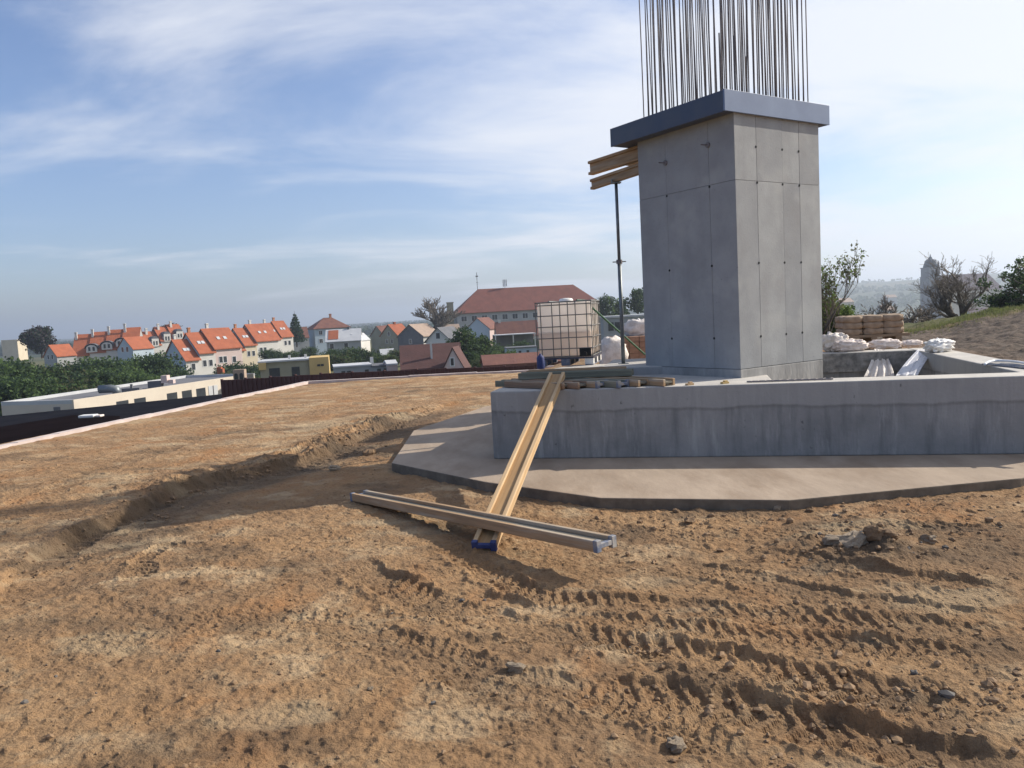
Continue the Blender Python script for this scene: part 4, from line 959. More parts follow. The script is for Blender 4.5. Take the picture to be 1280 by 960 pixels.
# house B
t = house_root('terraced_house', 186, 432, 232, R(45), 9, 5, 'orange-roofed terrace with white chimneys and small arched dormers behind the pink-walled one', 'terraced house', 'terraced houses with orange roofs')
for k, (x, dz) in enumerate(((0, 0), (3.6, 1.2), (7.4, 1.8))):
    rf = gable(t, x, x+3.7, 9, 5, 4, 'white', 'orange', 'slate', z0=dz, ov=.3); chimney(rf, x+1, -.8, dz+8.4, .6, 1.8)
    q = MB(); q.box(x+.9, x+2.9, -4.8, -2.2, dz+4.6, dz+6.9); dm = q.build('dormer', 'white', t)
    q = MB(); q.lathe([(1.1, -1.3), (1.1, 1.3)], 12); o = q.build('dormer_roof', 'slate', dm); o.matrix_local = Matrix.Translation((x+1.9, -3.4, dz+6.6)) @ Matrix.Rotation(R(90), 4, 'X')
    q = MB(); q.box(x+1.3, x+1.7, -4.86, -4.79, dz+5.1, dz+6.2); q.box(x+2.1, x+2.5, -4.86, -4.79, dz+5.1, dz+6.2); q.build('window', 'glass', dm)

def simple(name, label, px, py, D, yaw, L, W, hw, hr, wm, rm_, gm_=None, wf=(), wg=(), ch=(), cat='house', grp=None, ov=.4, asym=0.0, wsz=(.9, 1.2), chm='white'):
    t = house_root(name, px, py, D, R(yaw), W, hw, label, cat, grp)
    rf = gable(t, 0, L, W, hw, hr, wm, rm_, gm_, ov=ov, asym=asym)
    for u, v in wf: win(t, 'f', u, v, *wsz, W, 0, L)
    for u, v in wg: win(t, 'g', u, v, *wsz, W, 0, L)
    for u, yy, h_ in ch: chimney(rf, u, yy, hw+hr-.4, .6, h_, chm)
    return t, rf
def hip(t, L, W, hw, hr, wm, rm_, ov=.6, inset=None, below=4, name_w='wall'):
    b = MB(); b.box(0, L, -W/2, W/2, -below, hw); b.build(name_w, wm, t)
    k = W/2 if inset is None else inset; e = ov
    v = [(-e, -W/2-e, hw), (L+e, -W/2-e, hw), (L+e, W/2+e, hw), (-e, W/2+e, hw), (k, 0, hw+hr), (L-k, 0, hw+hr)]
    b = MB(); b.add(v+[(p[0], p[1], hw-.18) for p in v[:4]], [(0, 1, 5, 4), (1, 2, 5), (2, 3, 4, 5), (3, 0, 4), (9, 8, 7, 6), (0, 6, 7, 1), (1, 7, 8, 2), (2, 8, 9, 3), (3, 9, 6, 0)])
    return b.build('roof', rm_, t)
# dark red house behind the fir
simple('dark_roofed_house', 'low dark red-brown roof tucked behind the fir and the narrow white house', 352, 423, 262, 25, 9, 6, 3, 3.2, 'greyw', 'brownroof', ch=((2, 0, 1.8),))
# G
t = house_root('hipped_house', 393, 411, 268, R(28), 9, 5.5, 'house with a brown-red hipped roof and pale walls, next to the tall dark fir', 'house')
rf = hip(t, 12, 9, 5.5, 3.6, 'bluew', 'brownroof'); chimney(rf, 7, 0, 8.6, .7, 1.8, 'brick')
for u in (2, 5, 9): win(t, 'f', u, 3.4, 1.1, 1.3, 9, 0, 12)
for u in (2, 5, 9): win(t, 'f', u, .6, 1.1, 1.3, 9, 0, 12)
# H pale grey roof
t, rf = simple('grey_roofed_house', 'white house with a pale grey roof carrying one red patch', 408, 427, 190, 8, 8.2, 7, 4, 2.6, 'greyw', 'ltroof', 'white', wf=((1.2, 2.2), (4.6, 2.2)), ov=.4)
q = MB(); sl = math.atan2(2.6, 3.5); Mx = Matrix.Translation((1.6, -1.75, 4+1.3+.26)) @ Matrix.Rotation(sl, 4, 'X'); q.box(-1.2, 1.2, -1.9, 1.7, 0, .05, 0, Mx); q.build('red_patch', 'orange', rf)
chimney(rf, 5.2, 0, 6.5, .5, .8, 'slate')
# the gable of H seen lit on the far end
simple('white_gabled_house', 'white stepped gable end joined to the pale grey roof', 447, 426, 192, 75, 7, 3.2, 4, 1.6, 'white', 'ltroof', 'white', wg=((0.3, 1.6),), ov=.15)
# I yellow/olive flat buildings
t = house_root('flat_roofed_house', 386, 448, 92, R(12), 6, 3.2, 'flat-roofed building with an olive front and a bright yellow end', 'house')
b = MB(); b.box(-5.6, 0, -2.6, 3, -3, 3.0); b.build('olive_wing', 'olive', t)
b = MB(); b.box(0.003, 2.25, -3, 3, -3, 3.25); b.build('yellow_wing', 'yellow', t)
b = MB(); b.box(-5.8, .0, -2.9, 3.1, 3.003, 3.18); b.build('roof_edge', 'ltroof', t)
b = MB(); b.box(-5.7, -4.9, -3.0, -2.2, 2.2, 3.0); b.build('pergola_post', 'yellow', t)
for u, w_ in ((-4.0, 1.2), (-1.6, .9)): 
    q = MB(); q.box(u-w_/2, u+w_/2, -2.66, -2.58, 1.2, 2.3); q.build('window', 'glass', t)
q = MB(); q.box(.9, 1.25, -3.05, -2.98, 2.2, 2.45); q.box(1.3, 1.65, -3.05, -2.98, 2.2, 2.45); q.build('vent', 'glass', t)
for u in (-2.4, -.5): chim = MB(); chim.box(u-.14, u+.14, 0, .3, 3.18, 3.6); chim.build('vent_pipe', 'white', t)
# J low grey sheds
t = house_root('flat_roofed_shed', 418, 460, 84, R(14), 5, 2.4, 'long low grey shed with a stepped flat roof behind the brown fence', 'shed')
for x0, x1, h_, wm in ((0, 4.0, 2.4, 'greyw'), (4.003, 6.6, 2.2, 'greyw')):
    b = MB(); b.box(x0, x1, -2.5, 2.5, -3, h_); b.build('wall', wm, t); b = MB(); b.box(x0-.1, x1+.0, -2.65, 2.6, h_+.003, h_+.16); b.build('roof_slab', 'ltroof' if x0 == 0 else 'slate', t)
for u in (.9, 1.5, 3.4, 4.7, 5.4): q = MB(); q.box(u-.2, u+.2, -2.56, -2.48, 1.5, 2.0); q.build('window', 'glass', t)
b = MB(); b.box(4.0, 4.35, -.2, .2, 2.36, 3.2); b.build('chimney', 'white', t)
simple('pink_end_wall', 'small pale pink outbuilding between the grey shed and the brown roof', 484, 457, 84, 14, 1.1, 4, 2.3, .3, 'pink', 'ltroof', 'pink', ov=.1, cat='shed')
t = house_root('small_chimney_house', 478, 445, 150, R(20), 2.4, 2.6, 'tiny white hut with a pitched grey roof behind the grey shed', 'hut'); gable(t, 0, 2.4, 2.4, 2.6, 1.1, 'white', 'ltroof', 'white', ov=.4)
b = MB(); b.box(.2, 2.2, -1.25, 1.2, -3, .6); b.build('brick_base', 'brick', t)
# K dark brown roof with a white chimney
t, rf = simple('brown_roofed_house', 'house with a broad dark brown roof and slim white chimney just behind the brown fence', 503, 462, 78, 7, 6.0, 6.4, 2.6, 2.1, 'pink', 'dbrownroof', 'pink', ov=.3)
b = MB(); b.box(2.9, 3.1, -2.2, -1.95, 3.0, 5.1); b.build('chimney', 'white', rf)
q = at(572, 458, 80); t4 = house_root('pink_gable_house', 581, 460, 76, R(82), 2.2, 2.6, 'narrow sunlit pinkish gable at the end of the dark brown roof', 'house'); gable(t4, 0, 3, 2.0, 2.6, 1.9, 'pink', 'dbrownroof', 'pink', ov=.12); win(t4, 'g', .1, 2.9, .3, .7, 2.0, 0, 0)
# L, M, N
simple('yellow_house', 'pale yellow house with an orange roof, left of the dark-gabled one', 497, 419, 235, 48, 5.2, 8, 4.4, 3.2, 'pyellow', 'orange', 'olive', wf=((1.5, 2.3), (3.4, 2.3)), wg=((-1.2, 2), (1.2, 2), (0, 4.3)), ch=((2.4, 0, 1.2),), chm='orange')
simple('brown_roofed_house', 'brown roof peeping out behind the pale yellow house', 480, 419, 262, 48, 5, 7, 4, 3, 'olive', 'brownroof', 'olive')
simple('dark_gabled_house', 'white house with a dark timber gable and a tan roof', 529, 420, 215, 52, 7, 10, 5, 3.2, 'white', 'tanroof', 'slate', wf=((1.4, 2.6), (4, 2.6)), wg=((-3.4, .6), (-1.1, .6), (1.1, .6), (3.4, .6), (0, 3.0)))
simple('white_gable_house', 'small white A-roofed house beside the bare tree', 563, 425, 165, 70, 8, 5.6, 3.6, 2.6, 'greyw', 'slate', 'white', wg=((0, 4.0), (-.8, .9), (.8, .9)), ov=.5)
simple('white_gable_house', 'pale blue-white gabled house in front of the long red school roof', 612, 411, 215, 68, 8, 7.2, 4.2, 3.0, 'pink', 'brownroof', 'bluew', wg=((-1.2, 1.5), (1.2, 1.5)), ov=.3)
simple('orange_roofed_shed', 'small orange-tiled roof between the bare tree and the dark fir', 556, 420, 235, 15, 5, 6, 3, 3.2, 'greyw', 'tanroof', 'greyw')
simple('tiled_house', 'long low house with a worn brown tiled roof below the school', 622, 421, 205, 6, 11, 7, 3.2, 3.6, 'pink', 'brownroof', 'pink', ch=((1, 0, 1.2),))
# carport
t = house_root('carport', 618, 419, 150, R(6), 4.5, 2.4, 'open carport with a thin white flat roof on posts', 'carport')
b = MB(); b.box(0, 8, -2.25, 2.25, 2.25, 2.4); b.build('roof_slab', 'ltroof', t)
for u in (.2, 3.6, 7.8):
    b = MB(); b.box(u-.1, u+.1, -2.2, -2.0, -3, 2.247); b.build('post', 'white', t)
b = MB(); b.box(0, 8, 1.9, 2.2, -3, 2.24); b.build('back_wall', 'slate', t)
t = house_root('small_white_house', 634, 436, 118, R(6), 4, 2.2, 'low white outbuilding with two dark openings beside the bulk container', 'shed')
b = MB(); b.box(0, 4.6, -2, 2, -3, 2.2); b.build('wall', 'bluew', t); b = MB(); b.box(-.15, 4.7, -2.2, 2.1, 2.203, 2.34); b.build('roof_slab', 'slate', t)
for u in (1.9, 3.1): q = MB(); q.box(u-.2, u+.2, -2.05, -1.98, 0.9, 1.8); q.build('window', 'glass', t)
# corrugated low brown roof
simple('brown_roofed_shed', 'low reddish-brown tiled roof seen just over the fence beside the bulk container', 606, 459, 62, 5, 6.5, 5, 2, .65, 'brownmetal', 'brownroof', ov=.2, cat='shed')
# school
t = house_root('school_building', 571, 392, 250, R(9), 14, 7.5, 'long school building with a big red hipped roof and a row of white windows', 'school')
rf = hip(t, 48, 14, 7.5, 7.6, 'greyw', 'schoolroof', ov=.7, inset=8.0)
for i in range(14):
    for v in (4.9, 1.9):
        win(t, 'f', 2.2+i*3.3, v, 1.7, 1.6, 14, 0, 48)
b = MB(); b.box(-2.6, -.6, -3, -1, 3, 11.0); b.box(-2.75, -.45, -3.15, -.85, 11.003, 11.3); b.build('chimney', 'olive', t)
b = MB(); b.tube([(7.9, 0, 14.8), (7.9, 0, 20.5)], .09, 5); b.tube([(7.6, 0, 17.3), (8.2, 0, 17.3)], .06, 4); b.tube([(7.5, 0, 19.3), (8.3, 0, 19.3)], .2, 4); b.build('antenna_mast', 'slate', rf)
b = MB(); 
for u in (-.5, 0, .5): b.box(17+u-.13, 17+u+.13, -.2, .2, 15.6, 17.8)
b.tube([(17, 0, 15), (17, 0, 17.6)], .08, 5); b.build('antenna_panel', 'ltroof', rf)
# flat building behind bricks
t = house_root('flat_roofed_house', 754, 398, 105, R(5), 6, 3, 'grey flat-roofed building with a white roof edge seen between prop and pillar', 'house')
b = MB(); b.box(0, 9, -3, 3, -4, 3); b.build('wall', 'greyw', t); b = MB(); b.box(-.2, 9, -3.2, 3.1, 3.003, 3.25); b.build('roof_slab', 'ltroof', t)
for u in (1.0, 1.9, 4.2): q = MB(); q.box(u-.35, u+.35, -3.06, -2.98, 1.3, 2.4); q.build('window', 'glass', t)

# long white flat-roofed building on the left
def long_white():
    A, B, C, D = (-39.3, 70.0), (-31.6, 96.5), (-41.5, 100.0), (-47.3, 72.3); zt = -3.7
    t = empty('long_flat_building', (A[0], A[1], zt)); tag(t, 'long low cream-white building with a flat grey roof and a row of dark windows', 'building')
    L = lambda p: (p[0]-A[0], p[1]-A[1])
    b = MB(); b.prism([L(A), L(B), L(C), L(D)], -4.2, -.361); b.build('wall', 'warmw', t)
    # parapet walls
    for p, q in ((A, B), (B, C), (C, D), (D, A)):
        p, q = Vector(L(p)), Vector(L(q)); d = (q-p); l = d.length; Mx = Matrix.Translation((p.x, p.y, 0)) @ Matrix.Rotation(math.atan2(d.y, d.x), 4, 'Z')
        b = MB(); b.box(.0, l-.22, .0, .2, -.36, .0, 0, Mx); b.build('parapet', 'warmw' if p == Vector(L(A)) else 'ltroof', t)
    b = MB(); s_in = lambda p: ((p[0]+2.2)*0.985-2.2, (p[1]-14)*.99+14); b.prism([s_in(L(p)) for p in (A, B, C, D)], -.349, -.30); b.build('roof_slab', 'flatroof', t)
    d = Vector(B)-Vector(A); l = d.length; Mx = Matrix.Rotation(math.atan2(d.y, d.x), 4, 'Z')
    def ufor(px):
        lo_, hi_ = 0.0, l
        for _ in range(30):
            mid = (lo_+hi_)/2; P_ = Vector((A[0]+d.x*mid/l, A[1]+d.y*mid/l, zt-1))-CAM; qx = 640+F*P_.dot(_R)/P_.dot(_f)
            if qx < px: lo_ = mid
            else: hi_ = mid
        return lo_
    for u in [ufor(v) for v in (153, 175, 215, 233.5, 251)]:
        q = MB(); q.box(u-.78, u+.78, -.02, .02, -2.1, -.78, 0, Mx); q.box(u-.88, u+.88, -.10, .0, -2.2, -2.103, 1, Mx); q.build('window', ['glass', 'framew'], t)
    q = MB(); u = ufor(266); q.box(u-.8, u+.8, -.05, .02, -2.6, -.7, 0, Mx); q.box(u-.06, u+.06, -.09, -.051, -2.6, -.7, 1, Mx); q.build('door', ['ltroof', 'slate'], t)
    e = Vector(D)-Vector(A); 
    for f, nm in ((.22, 'door'),):
        p = e*f; q = MB(); q.box(p.x-.35, p.x+.35, p.y-.08, p.y-.02, -2.6, -.6); q.build(nm, 'slate', t)
    # roof ducts
    for (px, py, D_, r_, nm) in ((145, 488, 77, .42, 'vent_duct'),):
        g = at(px, py, D_); gx, gy = g.x-A[0], g.y-A[1]
        q = MB(); pts = [(gx-1.6, gy, .35), (gx-.5, gy, .35), (gx, gy, .25), (gx+.1, gy, -.3)]; q.tube(pts, r_, 10); q.build(nm, 'galv', t, True)
    g = at(202, 482, 84); gx, gy = g.x-A[0], g.y-A[1]
    q = MB(); q.box(gx-1.3, gx+.1, gy-.4, gy+.4, -.3, .45); q.box(gx+.15, gx+.8, gy-.4, gy+.4, .2, 1.0, 1); q.box(gx+.85, gx+1.4, gy-.3, gy+.3, .1, .5, 1); q.build('roof_unit', ['slate', 'pink'], t)
    g = at(165, 489, 80); gx, gy = g.x-A[0], g.y-A[1]; q = MB(); q.box(gx-.9, gx+.9, gy-.3, gy+.3, -.3, .1); q.box(gx-.1, gx+.1, gy-.1, gy+.1, .1, .5); q.build('roof_hatch', 'slate', t)
long_white()
# dark roofs just below the kerb
def flat_dark(name, pix, z, mt, label, th=.3, below=2.2):
    pts = [atz(px, py, z) for px, py in pix]; b = MB(); c = pts[0]
    t = empty(name, (c.x, c.y, z)); tag(t, label, 'shed')
    b.prism([(p.x-c.x, p.y-c.y) for p in pts], -th, 0); b.build('roof_slab', mt, t)
    ce = sum(((Vector((p.x, p.y))) for p in pts), Vector((0, 0)))/len(pts)
    b = MB(); b.prism([((ce.x+(p.x-ce.x)*.96)-c.x, (ce.y+(p.y-ce.y)*.96)-c.y) for p in pts], -below, -th-.002); b.build('wall', 'brownmetal', t); return t
flat_dark('dark_flat_shed', [(-120, 700), (160, 560), (292, 491), (130, 507.5), (0, 520), (-180, 537)], -2.6, 'bitumen', 'wide blue-black bitumen roof lying between the kerb and the long white building')
flat_dark('dark_brown_shed', [(-150, 690), (120, 565), (150, 520), (92, 518.5), (0, 533.5), (-150, 555)], -2.0, 'bitumen2', 'nearer brown-black flat roof directly below the kerb')
g = atz(112, 521.5, -1.99); b = MB(); b.box(-.42, .32, -.25, .25, 0, .13); b.box(.33, .62, -.2, .2, 0, .10, 1); o = b.build('roof_light', ['whitep', 'pinkf']); bevel(o, .04); o.location = (g.x, g.y, -1.998); tag(o, 'small pale roof light on the brown-black flat roof', 'roof light')
# brown sheet fence
def fence():
    pts = [(at(276, 475, 31), -.05), (at(400, 467, 29.6), -.0), (at(520, 462, 28.8), 0), (at(668, 457, 28.2), 0)]
    t = empty('sheet_fence', tuple(pts[0][0])[:2]+(0,)); tag(t, 'long dark brown sheet-metal fence running just beyond the kerb', 'fence'); o = pts[0][0]
    for (p, _), (q, _) in zip(pts[:-1], pts[1:]):
        n = int((q-p).length/1.0); ang = math.atan2(q.y-p.y, q.x-p.x)
        for i in range(n):
            s = p.lerp(q, i/n); e = p.lerp(q, (i+1)/n); l = (e-s).length
            b = MB(); b.box(.01, l-.01, -.02, .02, -1.75, 0); 
            for k in range(5): b.box(.04+k*(l-.1)/5, .04+k*(l-.1)/5+.1, -.045, -.021, -1.74, -.01)
            b.build('panel', 'brownmetal', t).matrix_local = Matrix.Translation((s.x-o.x, s.y-o.y, s.z)) @ Matrix.Rotation(ang, 4, 'Z')
            b = MB(); b.box(-.04, .04, .022, .1, -2.2, .03); b.build('post', 'brownmetal', t).matrix_local = Matrix.Translation((s.x-o.x, s.y-o.y, s.z)) @ Matrix.Rotation(ang, 4, 'Z')
fence()
# pale block with two dark arches and rails, at the fence start
g = at(300, 470, 45); t = empty('ventilation_block', (g.x, g.y, g.z)); tag(t, 'pale block with two dark arched openings and thin white rails above the brown fence', 'vent block')
b = MB(); b.box(-.32, .32, -.2, .2, -1.2, .38); b.build('block', 'tanroof', t)
for x in (-.15, .15):
    q = MB(); n = 8; pr = [(-.1, -.6)]+[(.1*math.cos(math.pi-math.pi*j/n), .08+.1*math.sin(math.pi*j/n)) for j in range(n+1)]+[(.1, -.6)]
    q.add([(x+p[0], -.22, p[1]) for p in pr]+[(x+p[0], -.19, p[1]) for p in pr], [tuple(range(len(pr)))]+[(j, len(pr)+j, len(pr)+(j+1) % len(pr), (j+1) % len(pr)) for j in range(len(pr))]); q.build('arched_opening', 'glass', t)
for x in (-.2, .42):
    q = MB(); q.tube([(x, -.5, -1.2), (x, -.5, -.15)], .02, 5); q.build('rail', 'framew', t)
g = at(276, 463, 140); b = MB(); b.box(-.5, .5, -.5, .5, -3, .3); b.box(-.6, .2, -.45, .45, .3, .6); o = b.build('brick_hut', 'orange'); o.location = g; tag(o, 'small orange-brown hut beside the pink end of the nearest terrace', 'hut')
g = at(18, 432, 420); b = MB(); b.box(-4.2, 4.2, -4, 4, -8, 3.2); o = b.build('distant_block', 'cream'); o.location = g; tag(o, 'pale cream block far off beside the dark round tree', 'building')
# blue plastic-like yard clutter below the dark red house is left as planting

# ------------------------------------------------------------------ church and far houses
def church():
    g = at(1163, 352, 560); t = empty('church', (g.x, g.y, -26), R(10)); tag(t, 'distant church with a dark onion-topped stone tower and long plum-coloured roof', 'church')
    zt = g.z+26
    b = MB(); b.box(-4.6, 4.6, -4.6, 4.6, -6, zt+3); b.box(-4.9, 4.9, -4.9, 4.9, zt+3.003, zt+3.6); b.box(-4.3, 4.3, -4.3, 4.3, zt+3.603, zt+9.5); b.box(-4.7, 4.7, -4.7, 4.7, zt+9.503, zt+10.1); tw = b.build('tower', 'stone', t)
    b = MB(); b.lathe([(4.6, zt+10.1), (4.7, zt+10.8), (4.3, zt+11.9), (3.9, zt+13), (3.6, zt+14.4), (2.8, zt+15.4), (1.5, zt+16), (1.2, zt+16.3), (1.1, zt+17), (.5, zt+17.6), (.12, zt+19.5)], 12); b.build('tower_cap', 'copper', t)
    for x in (-3.6, 3.6): b = MB(); b.lathe([(.7, zt+10), (.6, zt+12.4), (.1, zt+14.4)], 6, x, -3.4); b.build('corner_spire', 'copper', t)
    for z in (zt+5, zt-3):
        for x in (-1.6, 1.6): b = MB(); b.box(x-.7, x+.7, -4.68, -4.58 if z < zt else -4.25, z, z+2.8); b.build('belfry_window', 'glass', tw)
    b = MB(); b.box(5, 52, -7.5, 7.5, -6, 27.2); b.build('nave', 'cream', t)
    b = MB(); b.add([(4.7, -8.2, 27), (52.4, -8.2, 27), (52.4, 8.2, 27), (4.7, 8.2, 27), (4.7, 0, 39), (46, 0, 39)], [(0, 1, 5, 4), (1, 2, 5), (2, 3, 4, 5), (3, 0, 4), (3, 2, 1, 0)]); b.build('roof', 'purpler', t)
    for i in range(7): b = MB(); b.box(9+i*6, 10.6+i*6, -7.58, -7.48, 18, 24); b.build('window', 'glass', t)
church()
simple('valley_house', 'distant cream house with an orange-brown roof in the valley beyond the stack of sacks', 1050, 378, 620, 15, 13, 9, 4, 3, 'cream', 'tanroof', 'cream', cat='house')
simple('valley_house', 'tiny pale house on the far slope left of the church', 1109, 372, 900, 5, 12, 9, 4, 3, 'white', 'tanroof', 'white')
simple('valley_house', 'distant low plum-roofed house in the valley right of the bare tree trunk', 1218, 398, 330, 10, 16, 9, 4, 4, 'bluew', 'purpler', 'bluew', wf=((2, 2), (5, 2), (8, 2)))
simple('valley_house', 'small white-walled house low in the valley in front of the green bush', 1105, 388, 480, 20, 9, 7, 4, 3, 'white', 'tanroof', 'white')

# ------------------------------------------------------------------ trees
def leafmesh(name, lobes, n, size, mt, seed, flat=0.0, hollow=.45):
    rr = np.random.RandomState(seed); V = []; nl = len(lobes); wt = np.array([l[3]*l[4]*l[5] for l in lobes])**.67; wt = wt/wt.sum()
    ids = rr.choice(nl, n, p=wt); lb = np.array(lobes)[ids]
    d = rr.normal(size=(n, 3)); d /= np.linalg.norm(d, axis=1)[:, None]
    rad = (hollow+(1-hollow)*rr.rand(n)**.6)*(1+.22*np.sin(d[:, 0]*7+seed)+.22*np.sin(d[:, 1]*9+d[:, 2]*6))
    c = lb[:, :3]+d*rad[:, None]*lb[:, 3:6]
    a = rr.normal(size=(n, 3)); a /= np.linalg.norm(a, axis=1)[:, None]; b = np.cross(a, rr.normal(size=(n, 3))); b /= np.linalg.norm(b, axis=1)[:, None]
    s = size*(.5+rr.rand(n))[:, None]
    P = np.stack([c-a*s, c+b*s*.55, c+a*s, c-b*s*.55], 1).reshape(-1, 3)
    me = bpy.data.meshes.new(name); me.vertices.add(4*n); me.vertices.foreach_set('co', P.ravel()); me.loops.add(4*n); me.loops.foreach_set('vertex_index', np.arange(4*n)); me.polygons.add(n); me.polygons.foreach_set('loop_start', np.arange(n)*4)
    me.update(calc_edges=True); 
    mts = mt if isinstance(mt, (list, tuple)) else [mt]
    for q in mts: me.materials.append(MT[q])
    if len(mts) > 1: me.polygons.foreach_set('material_index', (rr.rand(n)*len(mts)).astype(np.int32))
    return me
def branches(seed, h, r0, levels, spread=.6, nb=3, up=.25, twig=.006, lean=(0, 0), kids0=4, shr=.72):
    rr = random.Random(seed); tr = MB(); tw = MB(); tips = []
    def grow(p, d, l, r, lev):
        n = 4; pts = [p]; rad = [r]; q = p.copy(); dd = d.copy()
        for i in range(n):
            dd = (dd+Vector((rr.gauss(0, .16), rr.gauss(0, .16), rr.gauss(0, .12)+up*.12))).normalized(); q = q+dd*l/n; pts.append(q.copy()); rad.append(max(twig, r*(1-.35*(i+1)/n)))
        (tr if lev < 2 else tw).tube(pts, rad, 7 if lev < 1 else (5 if lev < 3 else 3), cap=lev < 2)
        if lev >= levels: tips.append(q); return
        k = kids0 if lev == 0 else nb+(rr.random() < .4)
        for i in range(k):
            t_ = 1 if i == 0 else rr.uniform(.35, .95); s = pts[min(n, int(t_*n))]
            nd = (dd+Vector((rr.gauss(0, 1), rr.gauss(0, 1), rr.gauss(up, .6))).normalized()*spread*(1.2 if i else .6)).normalized()
            grow(s, nd, l*shr*rr.uniform(.75, 1.15), rad[min(n, int(t_*n))]*(.8 if i == 0 else .6), lev+1)
    grow(Vector((0, 0, -.25*h)), Vector((lean[0], lean[1], 1)).normalized(), h, r0, 0)
    return tr, tw, tips
def bare_tree(px, py, D, H, label, seed, levels=5, r0=.16, trunk=.28, spread=.75, nb=3, up=.3, lean=(0, 0), kids0=4, twig=.007, grp=None, z=None, Wd=None):
    g = at(px, py, D); t = empty('bare_tree', (g.x, g.y, g.z if z is None else z)); tag(t, label, 'tree', grp)
    tr, tw, tips = branches(seed, H*trunk, r0, levels, spread, nb, up, twig, lean, kids0)
    hm_z = max(v[2] for v in tw.v); k = H/hm_z; rx = sorted(abs(v[0]) for v in tw.v)[int(len(tw.v)*.97)]; kx = (Wd/2/rx) if Wd else k
    for bb in (tr, tw): bb.v = [(v[0]*kx, v[1]*kx, v[2]*k) for v in bb.v]
    tips = [Vector((v[0]*kx, v[1]*kx, v[2]*k)) for v in tips]
    tr.build('trunk', 'bark', t, True); tw.build('crown', 'twig', t, True); return t, tips
bare_tree(1214, 424, 40, 4.6, 'large bare spreading tree with a thick dark forked trunk before the church', 5, 6, .17, .26, .8, 3, .35, (-.15, 0), 4, .0045, Wd=4.6)
bare_tree(1150, 427, 43, 2.1, 'smaller bare bushy tree just left of the large bare one', 8, 4, .08, .22, .85, 4, .2, (0, 0), 5, .006, Wd=3.2)
bare_tree(1118, 424, 47, 2.9, 'low tangled bare shrub behind the sack trestle', 12, 5, .07, .2, .9, 3, .15, (0, 0), 5, .008, Wd=3)
0 and bare_tree(1175, 424, 38, 2.6, 'low bare thicket at the foot of the large bare tree', 14, 4, .05, .2, .95, 3, .1, (0, 0), 5, .007, Wd=3.2)
bare_tree(544, 420, 225, 11.5, 'bare rounded tree beside the school chimney', 21, 5, .40, .25, .6, 4, .5, (0, 0), 5, .03, Wd=11.5)
bare_tree(210, 425, 300, 6.5, 'faint bare tree rising behind the orange terraces', 23, 5, .3, .22, .6, 4, .5, (0, 0), 5, .05, Wd=9)
def leafy(name, px, py, D, H, Wd, mt, label, seed, n=2600, size=.3, cat='tree', grp=None, trunk=True, form='round', me=None, base=0.15):
    g = at(px, py, D); t = empty(name, (g.x, g.y, g.z)); tag(t, label, cat, grp); rr = random.Random(seed)
    if me is None:
        lobes = []
        for i in range(9):
            a = rr.uniform(0, 6.28); f = rr.uniform(0, .5); zc_ = rr.uniform(base+.15, .85)*H; k = 1-abs(zc_/H-.5)*.7
            s = rr.uniform(.22, .36); lobes.append((math.cos(a)*f*Wd*.62*k, math.sin(a)*f*Wd*.62*k, zc_, Wd*s, Wd*s, H*s*.62))
        me = leafmesh('crown', lobes, n, size, mt, seed)
    link('crown', me, t)
    if trunk:
        q = MB(); q.tube([(0, 0, -1.0), (.05*H*rr.uniform(-1, 1), 0, H*.45), (0, .05*H, H*.75)], [H*.03, H*.02, H*.006], 6)
        for i in range(4):
            a = rr.uniform(0, 6.28); q.tube([(0, 0, H*(.25+.1*i)), (math.cos(a)*Wd*.3, math.sin(a)*Wd*.3, H*(.5+.1*i))], [H*.012, H*.004], 4)
        q.build('trunk', 'bark', t)
    return t
# round dark tree, left
leafy('round_tree', 52, 444, 240, 8.5, 9.5, ['leaf_purple', 'leaf_purple', 'leaf_dark'], 'round dark purple-brown tree standing alone beside the long orange terrace', 3, 11000, .36)
# fir
def fir(px, py, D, H, Wd, label, seed, mt='leaf_dark'):
    g = at(px, py, D); t = empty('fir_tree', (g.x, g.y, g.z)); tag(t, label, 'tree')
    rr = np.random.RandomState(seed); lobes = []
    for k in range(11):
        f = k/11; r_ = Wd/2*(1-f)**.85
        for i in range(6): 
            a = i*1.05+k*.6; lobes.append((math.cos(a)*r_*.6, math.sin(a)*r_*.6, H*(.1+.86*f), r_*.45+.05, r_*.45+.05, H*.035))
    link('crown', leafmesh('crown', lobes, 2600, Wd*.05, mt, seed, hollow=.2), t)
    q = MB(); q.tube([(0, 0, -1), (0, 0, H*.6), (0, 0, H)], [H*.025, H*.014, .03], 6); q.build('trunk', 'bark', t)
fir(371, 430, 245, 10.2, 6.2, 'tall dark conical fir between two red-roofed houses', 4)
fir(640, 420, 260, 5, 3, 'little dark fir against the low tiled roof below the school', 5)
# hedge mass of shrubs at left: individual bushes sharing three meshes
bmesh_ = []
for s_i in range(4):
    rr = random.Random(50+s_i); lobes = [(rr.uniform(-1, 1)*2.6, rr.uniform(-1, 1)*2.2, rr.uniform(.8, 3.2), rr.uniform(1.2, 2.0), rr.uniform(1.2, 2.0), rr.uniform(.9, 1.5)) for _ in range(10)]
    bmesh_.append(leafmesh('crown', lobes, 7000, .17, [['leaf_mid', 'leaf_dark', 'leaf_mid'], ['leaf_dark', 'leaf_mid', 'leaf_dark'], ['leaf_light', 'leaf_mid', 'leaf_mid'], ['leaf_olive', 'leaf_dark', 'leaf_mid']][s_i], 60+s_i))
bush = []
def bushes(rows, grp, labels):
    for i, (px, py, D, s, k) in enumerate(rows):
        g = at(px, py, D); o = link('leafy_bush', bmesh_[k]); o.location = (g.x, g.y, g.z-3.7*s); o.scale = (s*1.15, s*1.1, s); o.rotation_euler = (0, 0, i*1.7)
        tag(o, labels[i], 'bush', grp)
